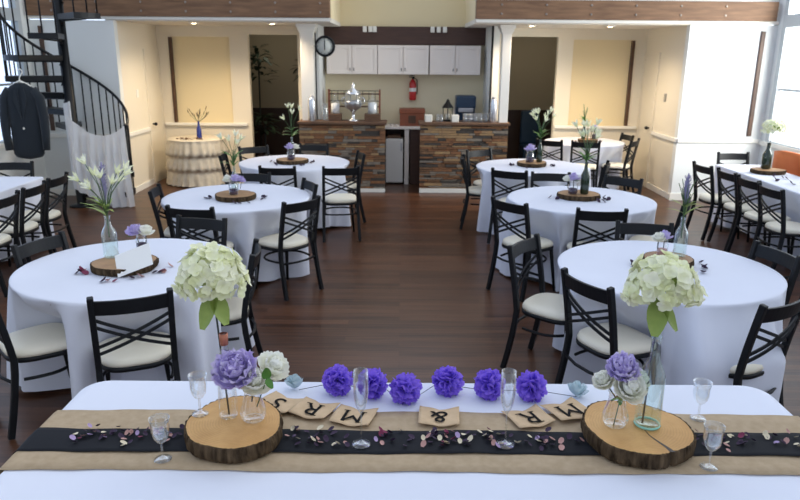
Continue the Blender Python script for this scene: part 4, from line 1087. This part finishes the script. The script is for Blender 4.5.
# slabs
wood_slab((-.573, 2.155, ZK), .166, .186, .056, 'round bark edged wood slice on the left of the head table', 'slab', 61, grp='large wood slices on the head table')
wood_slab((.828, 2.145, ZK), .180, .188, .056, 'cracked bark edged wood slice on the right of the head table', 'slab', 63, crack=True, grp='large wood slices on the head table')
ZS = ZK+.057
bottle((-.600, 2.185, ZS), .033, .315, 'glass', 'clear bottle with copper neck behind the big peony', .30, foil='copper', group='tall bottles on the head table')
hydrangea((-.632, 2.20, 1.335), .100, .092, 'big cream hydrangea in the copper necked bottle, left of the head table', (.035, -.02, -.50), 3, 150, group='cream hydrangeas', drop=.12)
bottle((.865, 2.150, ZS), .044, .335, 'greenglass', 'pale green glass bottle on the cracked wood slice', .36, ring=True, group='tall bottles on the head table')
hydrangea((.878, 2.19, 1.330), .106, .080, 'big cream hydrangea in the pale green bottle, right of the head table', (-.03, -.04, -.50), 6, 150, group='cream hydrangeas', drop=.22)
jar((-.508, 2.165, ZS), .046, .135, 'squat clear bud vase on the left wood slice', shape='vase', group='bud vases on the head table')
jar((.752, 2.150, ZS), .046, .135, 'squat clear bud vase on the cracked wood slice', shape='vase', group='bud vases on the head table')
peony((-.553, 2.130, 1.030), .077, 'lav', 'large lavender peony in front of the copper necked bottle', .16, 71, (R(36), R(-8)), leaf=False, layers=5)
peony((-.492, 2.135, .985), .060, 'white', 'white rose low in the left bud vase, below the lavender peony', .13, 72, (R(30), R(14)), leaf=False, layers=4)
peony((-.440, 2.195, 1.010), .060, 'white', 'white rose at the right of the left bud vase behind the green leaf', .14, 73, (R(15), R(38)), leaf=False, layers=4)
peony((.760, 2.150, 1.035), .060, 'lav', 'lavender peony on top of the right bud vase', .15, 74, (R(22), R(-5)), leaf=False, layers=5)
peony((.706, 2.165, .985), .042, 'white', 'small white rose at the left of the right bud vase', .12, 75, (R(20), R(-35)), leaf=False)
peony((.778, 2.115, .98), .056, 'white', 'white rose at the front of the right bud vase', .12, 76, (R(40), R(5)), leaf=False)
peony((.815, 2.165, .985), .052, 'white', 'white rose at the right of the right bud vase touching the bottle', .12, 77, (R(15), R(35)), leaf=False)
t = thing('leaf_sprig', 'bright green leaves among the white roses of the left bud vase', 'leaves', (-.445, 2.115, 1.005))
bm = B(); petal(bm, (0, 0, 0), (.05, -.3, 1), (.3, -1, 0), .065, .040, .3, .15, tip=.4, nu=5, nv=6); petal(bm, (0, 0, .0), (.5, -.3, -.6), (.3, -1, 0), .04, .03, .3, .15, tip=.4, nu=5, nv=6); obj('leaf', bm, 'leaf', t)
bm = B(); tube(bm, [(0, 0, 0), (-.03, .02, -.08), (-.045, .03, -.12)], .002, 5); obj('stem', bm, 'stem', t)
t = thing('leaf_sprig', 'dark green sprig inside the right bud vase', 'leaves', (.762, 2.145, .93))
bm = B()
for a in (0, 1.5, 2.9, 4.4): petal(bm, (0, 0, 0), (cos(a), sin(a), -.6), (0, 0, 1), .035, .02, .2, .1, tip=.4, nu=4, nv=5)
obj('leaf', bm, 'leaf', t); bm = B(); tube(bm, [(0, 0, .0), (-.008, 0, -.06), (-.014, 0, -.105)], .002, 5); obj('stem', bm, 'stem', t)
# glasses
def goblet(loc, lb, h=.152, fam='goblets on the head table'):
    t = thing('wine_goblet', lb, 'glass', loc, group=fam)
    k = h/.135
    bm = B(); lathe(bm, [(.004, .052*k), (.016, .060*k), (.026, .075*k), (.030, .095*k), (.030, .118*k), (.0335, .135*k), (.0325, .135*k), (.0285, .117*k), (.0285, .095*k), (.024, .077*k), (.0, .064*k)], 22); obj('bowl', bm, 'glass', t)
    bm = B(); lathe(bm, [(.004, .054*k), (.0045, .04*k), (.0035, .012*k)], 10); obj('stem', bm, 'glass', t)
    bm = B(); lathe(bm, [(0, 0), (.029, 0), (.029, .002), (.012, .006), (.0035, .012), (0, .012)], 22); obj('foot', bm, 'glass', t)
def flute(loc, lb):
    t = thing('champagne_flute', lb, 'glass', loc, group='champagne flutes on the head table'); t.scale = (1.05, 1.05, 1.13)
    bm = B(); lathe(bm, [(.003, .105), (.012, .118), (.020, .140), (.0245, .17), (.0255, .205), (.0235, .245), (.0225, .245), (.0243, .205), (.0232, .17), (.0185, .142), (0, .122)], 22); obj('bowl', bm, 'glass', t)
    bm = B(); lathe(bm, [(.003, .108), (.0035, .06), (.003, .012)], 10); obj('stem', bm, 'glass', t)
    bm = B(); lathe(bm, [(0, 0), (.031, 0), (.031, .002), (.013, .006), (.003, .013), (0, .013)], 24); obj('foot', bm, 'glass', t)
goblet((-.705, 2.20, ZS+.001), 'clear wine goblet standing on the left wood slice')
goblet((-.78, 2.01, ZR), 'clear wine goblet in front of the left wood slice, over the runner edge')
goblet((1.115, 2.305, ZR), 'clear wine goblet behind the right wood slice', .15)
goblet((1.02, 1.99, ZR), 'clear wine goblet in front of the right wood slice corner')
flute((-.128, 2.105, ZK), 'clear champagne flute by the left M pennant')
flute((.368, 2.11, ZK), 'clear champagne flute between the two right pompoms')
# pompoms on a cord
def pompom(loc, r, lb, seed):
    rnd = random.Random(seed); t = thing('pompom', lb, 'pompom', loc, group='purple paper pompoms')
    bm = B(); N = 95
    for i in range(N):
        z = 1-2*(i+.5)/N; a = i*2.39996; s_ = math.sqrt(1-z*z); d = V((cos(a)*s_, sin(a)*s_, z))
        o = d.orthogonal().normalized(); o = Matrix.Rotation(rnd.uniform(0, 6.28), 3, d) @ o
        petal(bm, d*r*.25, d, o, r*rnd.uniform(.66, .82), r*.62, rnd.uniform(-.3, .5), rnd.uniform(.2, .7), nu=5, nv=4)
    obj('tissue', bm, 'purple', t)
    bm = B(); tube(bm, [(-r*.25, 0, 0), (r*.25, 0, 0)], .003, 5); obj('tie', bm, 'darkstem', t)
PP = [(-.243, 2.50, 'purple paper pompom, leftmost on the garland'), (-.105, 2.475, 'purple paper pompom behind the left champagne flute'), (.025, 2.43, 'purple paper pompom, third from the left, lowest of the six'),
      (.195, 2.50, 'purple paper pompom above the ampersand pennant'), (.357, 2.475, 'purple paper pompom at the left of the right champagne flute'), (.520, 2.465, 'purple paper pompom, rightmost on the garland')]
for i, (x, y, lb) in enumerate(PP): pompom((x, y, HT+.054), .064, lb, 30+i)
bm = B(); pts = [(-.40, 2.50, HT+.012)]
for x, y, _ in PP: pts += [(x-.055, y+.01, HT+.03), (x, y, HT+.05), (x+.055, y, HT+.03)]
pts += [(.70, 2.46, HT+.012)]
tube(bm, pts, .0013, 5); tag(obj('garland_cord', bm, 'darkstem'), 'thin dark cord linking the purple pompoms', 'cord')
for i, (x, y, lb) in enumerate(((-.415, 2.53, 'pale blue tulle bow at the left end of the pompom garland'), (.705, 2.49, 'pale blue tulle bow at the right end of the pompom garland'))):
    bm = B(); rnd = random.Random(i)
    for q in range(16): a = rnd.uniform(0, 6.28); e = rnd.uniform(.0, 1.1); petal(bm, (0, 0, .004), V((cos(a), sin(a)*.6, e)), V((0, 0, 1)), .055, .035, .5, .6, nu=4, nv=4)
    tag(obj('tulle_bow', bm, 'tulle', loc=(x, y, HT+.003)), lb, 'bow')
# pennants
def letter(ch, size):
    cu = bpy.data.curves.new('letter', 'FONT'); cu.body = ch; cu.size = size; cu.align_x = 'CENTER'; cu.align_y = 'CENTER'; cu.extrude = .0004; cu.offset = 0
    o = bpy.data.objects.new('tmp', cu); COL.objects.link(o); bpy.context.view_layer.update()
    me = bpy.data.meshes.new_from_object(o.evaluated_get(bpy.context.evaluated_depsgraph_get())); bpy.data.objects.remove(o); bpy.data.curves.remove(cu)
    # slab serifs at the feet of the strokes
    return me
def pennant(x, y, rz, ch, lb, w=.150, d=.140, lift=0):
    t = thing('pennant', lb, 'pennant', (x, y, ZR+.003+lift), rz, group='burlap letter pennants')
    bm = B(); h = w/2
    def f(u, v):       # v=0 near (sewn) edge, v=1 far swallow-tail edge
        xx = (u-.5)*2; notch = .030*(1-abs(xx)); sag = .010*(1-xx*xx)
        yy = (-d/2 - sag) + (d + sag - notch)*v
        return V((xx*h, yy, .0015 + .004*sin(u*5+v*3)**2 + .007*(1-v)*abs(xx)))
    grid(bm, 13, 9, f); obj('burlap_flag', bm, 'flag', t, solid=.0012)
    me = letter(ch, .112)
    bmt = B(); bmt.from_mesh(me)
    if ch in 'MR':      # typewriter slab feet
        zt = .0
        xs = [v.co.x for v in bmt.verts]; ys = [v.co.y for v in bmt.verts]; x0, x1, y0, y1 = min(xs), max(xs), min(ys), max(ys)
        feet = [(x0+.004, y0), (x1-.004, y0), (x0+.002, y1)] + ([(x1-.002, y1)] if ch == 'M' else [])
        for fx, fy in feet: box(bmt, fx-.012, fx+.012, fy-.002, fy+.002, -.0004, .0004)
    else:
        xs = [v.co.x for v in bmt.verts]
    bmt.to_mesh(me); bmt.free(); me.materials.clear(); me.materials.append(M['ink'])
    o = bpy.data.objects.new('letter_'+{'&': 'ampersand'}.get(ch, ch.lower()), me); COL.objects.link(o); o.parent = t
    o.location = (0, -.014, .0082); o.rotation_euler = (0, 0, PI)
pennant(-.455, 2.392, R(-28), 'S', 'burlap pennant with an upside down S, touching the left wood slice', lift=.0)
pennant(-.318, 2.345, R(-22), 'R', 'burlap pennant with an upside down R, between the S and the M on the left', lift=.003)
pennant(-.165, 2.300, R(-14), 'M', 'burlap pennant with an upside down M behind the left flute', lift=.0)
pennant(.150, 2.302, R(-4), '&', 'burlap pennant with an upside down ampersand at mid table')
pennant(.480, 2.300, R(20), 'R', 'burlap pennant with an upside down R, right of the right flute')
pennant(.635, 2.352, R(24), 'M', 'burlap pennant with an upside down M, touching the cracked wood slice', lift=.003)
# petals along the black runner
rnd = random.Random(12)
groups = [(-1.10, 5), (-1.02, 4), (-.93, 5), (-.86, 3), (-.80, 4), (-.36, 4), (-.27, 5), (-.215, 3), (-.05, 4), (.02, 2), (.12, 5), (.165, 5), (.225, 5), (.31, 4), (.345, 3), (.42, 2), (.48, 4), (.53, 3), (.60, 2), (1.08, 3), (1.15, 4), (1.22, 3), (1.32, 4), (1.40, 2)]
cols = [('pcream', 'cream'), ('pplum', 'dark plum'), ('pplum', 'dark plum'), ('pplum', 'dark plum'), ('pplum', 'dark plum'), ('ppink', 'dusty pink'), ('ppink', 'dusty pink'), ('plil', 'lilac'), ('pcream', 'cream'), ('pred', 'magenta')]
for gi, (gx, n_) in enumerate(groups):
    pts = [(gx+rnd.gauss(0, .022), 2.14+max(-.062, min(.062, rnd.gauss(0, .035)))) for _ in range(int(n_*2.4))]
    side = 'left of the left wood slice' if gx < -.7 else 'right of the right wood slice' if gx > 1 else 'between the two wood slices'
    scatter_petals(cols, pts, ZK+.0005, 'on the black runner '+side, side, .021, 200+gi)

# ------------------------------------------------------------------ light
w = bpy.data.worlds.new('World'); S.world = w; w.use_nodes = True
nt = w.node_tree; nt.nodes.clear(); L = nt.links.new
out = nt.nodes.new('ShaderNodeOutputWorld'); bg = nt.nodes.new('ShaderNodeBackground'); tc = nt.nodes.new('ShaderNodeTexCoord')
sx = nt.nodes.new('ShaderNodeSeparateXYZ'); L(tc.outputs['Generated'], sx.inputs[0])
cr = nt.nodes.new('ShaderNodeValToRGB'); e = cr.color_ramp.elements
e[0].position = .0; e[0].color = (.55, .72, 1.08, 1); e[1].position = 1.; e[1].color = (1.55, 1.6, 1.65, 1)
mr = nt.nodes.new('ShaderNodeMapRange'); mr.inputs['From Min'].default_value = -1; mr.inputs['From Max'].default_value = 1; L(sx.outputs['X'], mr.inputs['Value']); L(mr.outputs[0], cr.inputs[0])
mz = nt.nodes.new('ShaderNodeMapRange'); mz.inputs['From Min'].default_value = .35; mz.inputs['From Max'].default_value = .95; mz.inputs['To Min'].default_value = 1.; mz.inputs['To Max'].default_value = .55; L(sx.outputs['Z'], mz.inputs['Value'])
my = nt.nodes.new('ShaderNodeMapRange'); my.inputs['From Min'].default_value = -1; my.inputs['From Max'].default_value = .8; my.inputs['To Min'].default_value = .55; my.inputs['To Max'].default_value = 1.45; L(sx.outputs['Y'], my.inputs['Value'])
mm = nt.nodes.new('ShaderNodeMath'); mm.operation = 'MULTIPLY'; L(mz.outputs[0], mm.inputs[0]); L(my.outputs[0], mm.inputs[1])
L(cr.outputs[0], bg.inputs[0]); L(mm.outputs[0], bg.inputs[1]); L(bg.outputs[0], out.inputs[0])

l = bpy.data.lights.new('window_daylight', 'AREA'); l.shape = 'RECTANGLE'; l.size = 1.7; l.size_y = 2.2; l.energy = 230; l.color = (1, .97, .92)  # fill lamp added outside the far right window to brighten the wall there
o = bpy.data.objects.new('window_daylight', l); COL.objects.link(o); o.location = (6.1, 8.2, 2.3)
o.rotation_euler = (V((4.6, 10.1, 1.7))-V((6.1, 8.2, 2.3))).to_track_quat('-Z', 'Y').to_euler()
# ------------------------------------------------------------------ camera
cd = bpy.data.cameras.new('camera'); cam = bpy.data.objects.new('camera', cd); COL.objects.link(cam); S.camera = cam
cd.sensor_width = 36; cd.sensor_fit = 'HORIZONTAL'; cd.lens = 690/800*36
cam.matrix_world = Matrix.Translation((0, 0, 2.058)) @ Matrix.Rotation(PI/2-.2757, 4, 'X') @ Matrix.Rotation(.008, 4, 'Z')
cd.dof.use_dof = True; cd.dof.focus_distance = 2.7; cd.dof.aperture_fstop = 5.6
cd.clip_start = .05; cd.clip_end = 100

vs = S.view_settings; vs.view_transform = 'Standard'; vs.look = 'None'; vs.gamma = 1; vs.use_curve_mapping = False; vs.exposure = .22
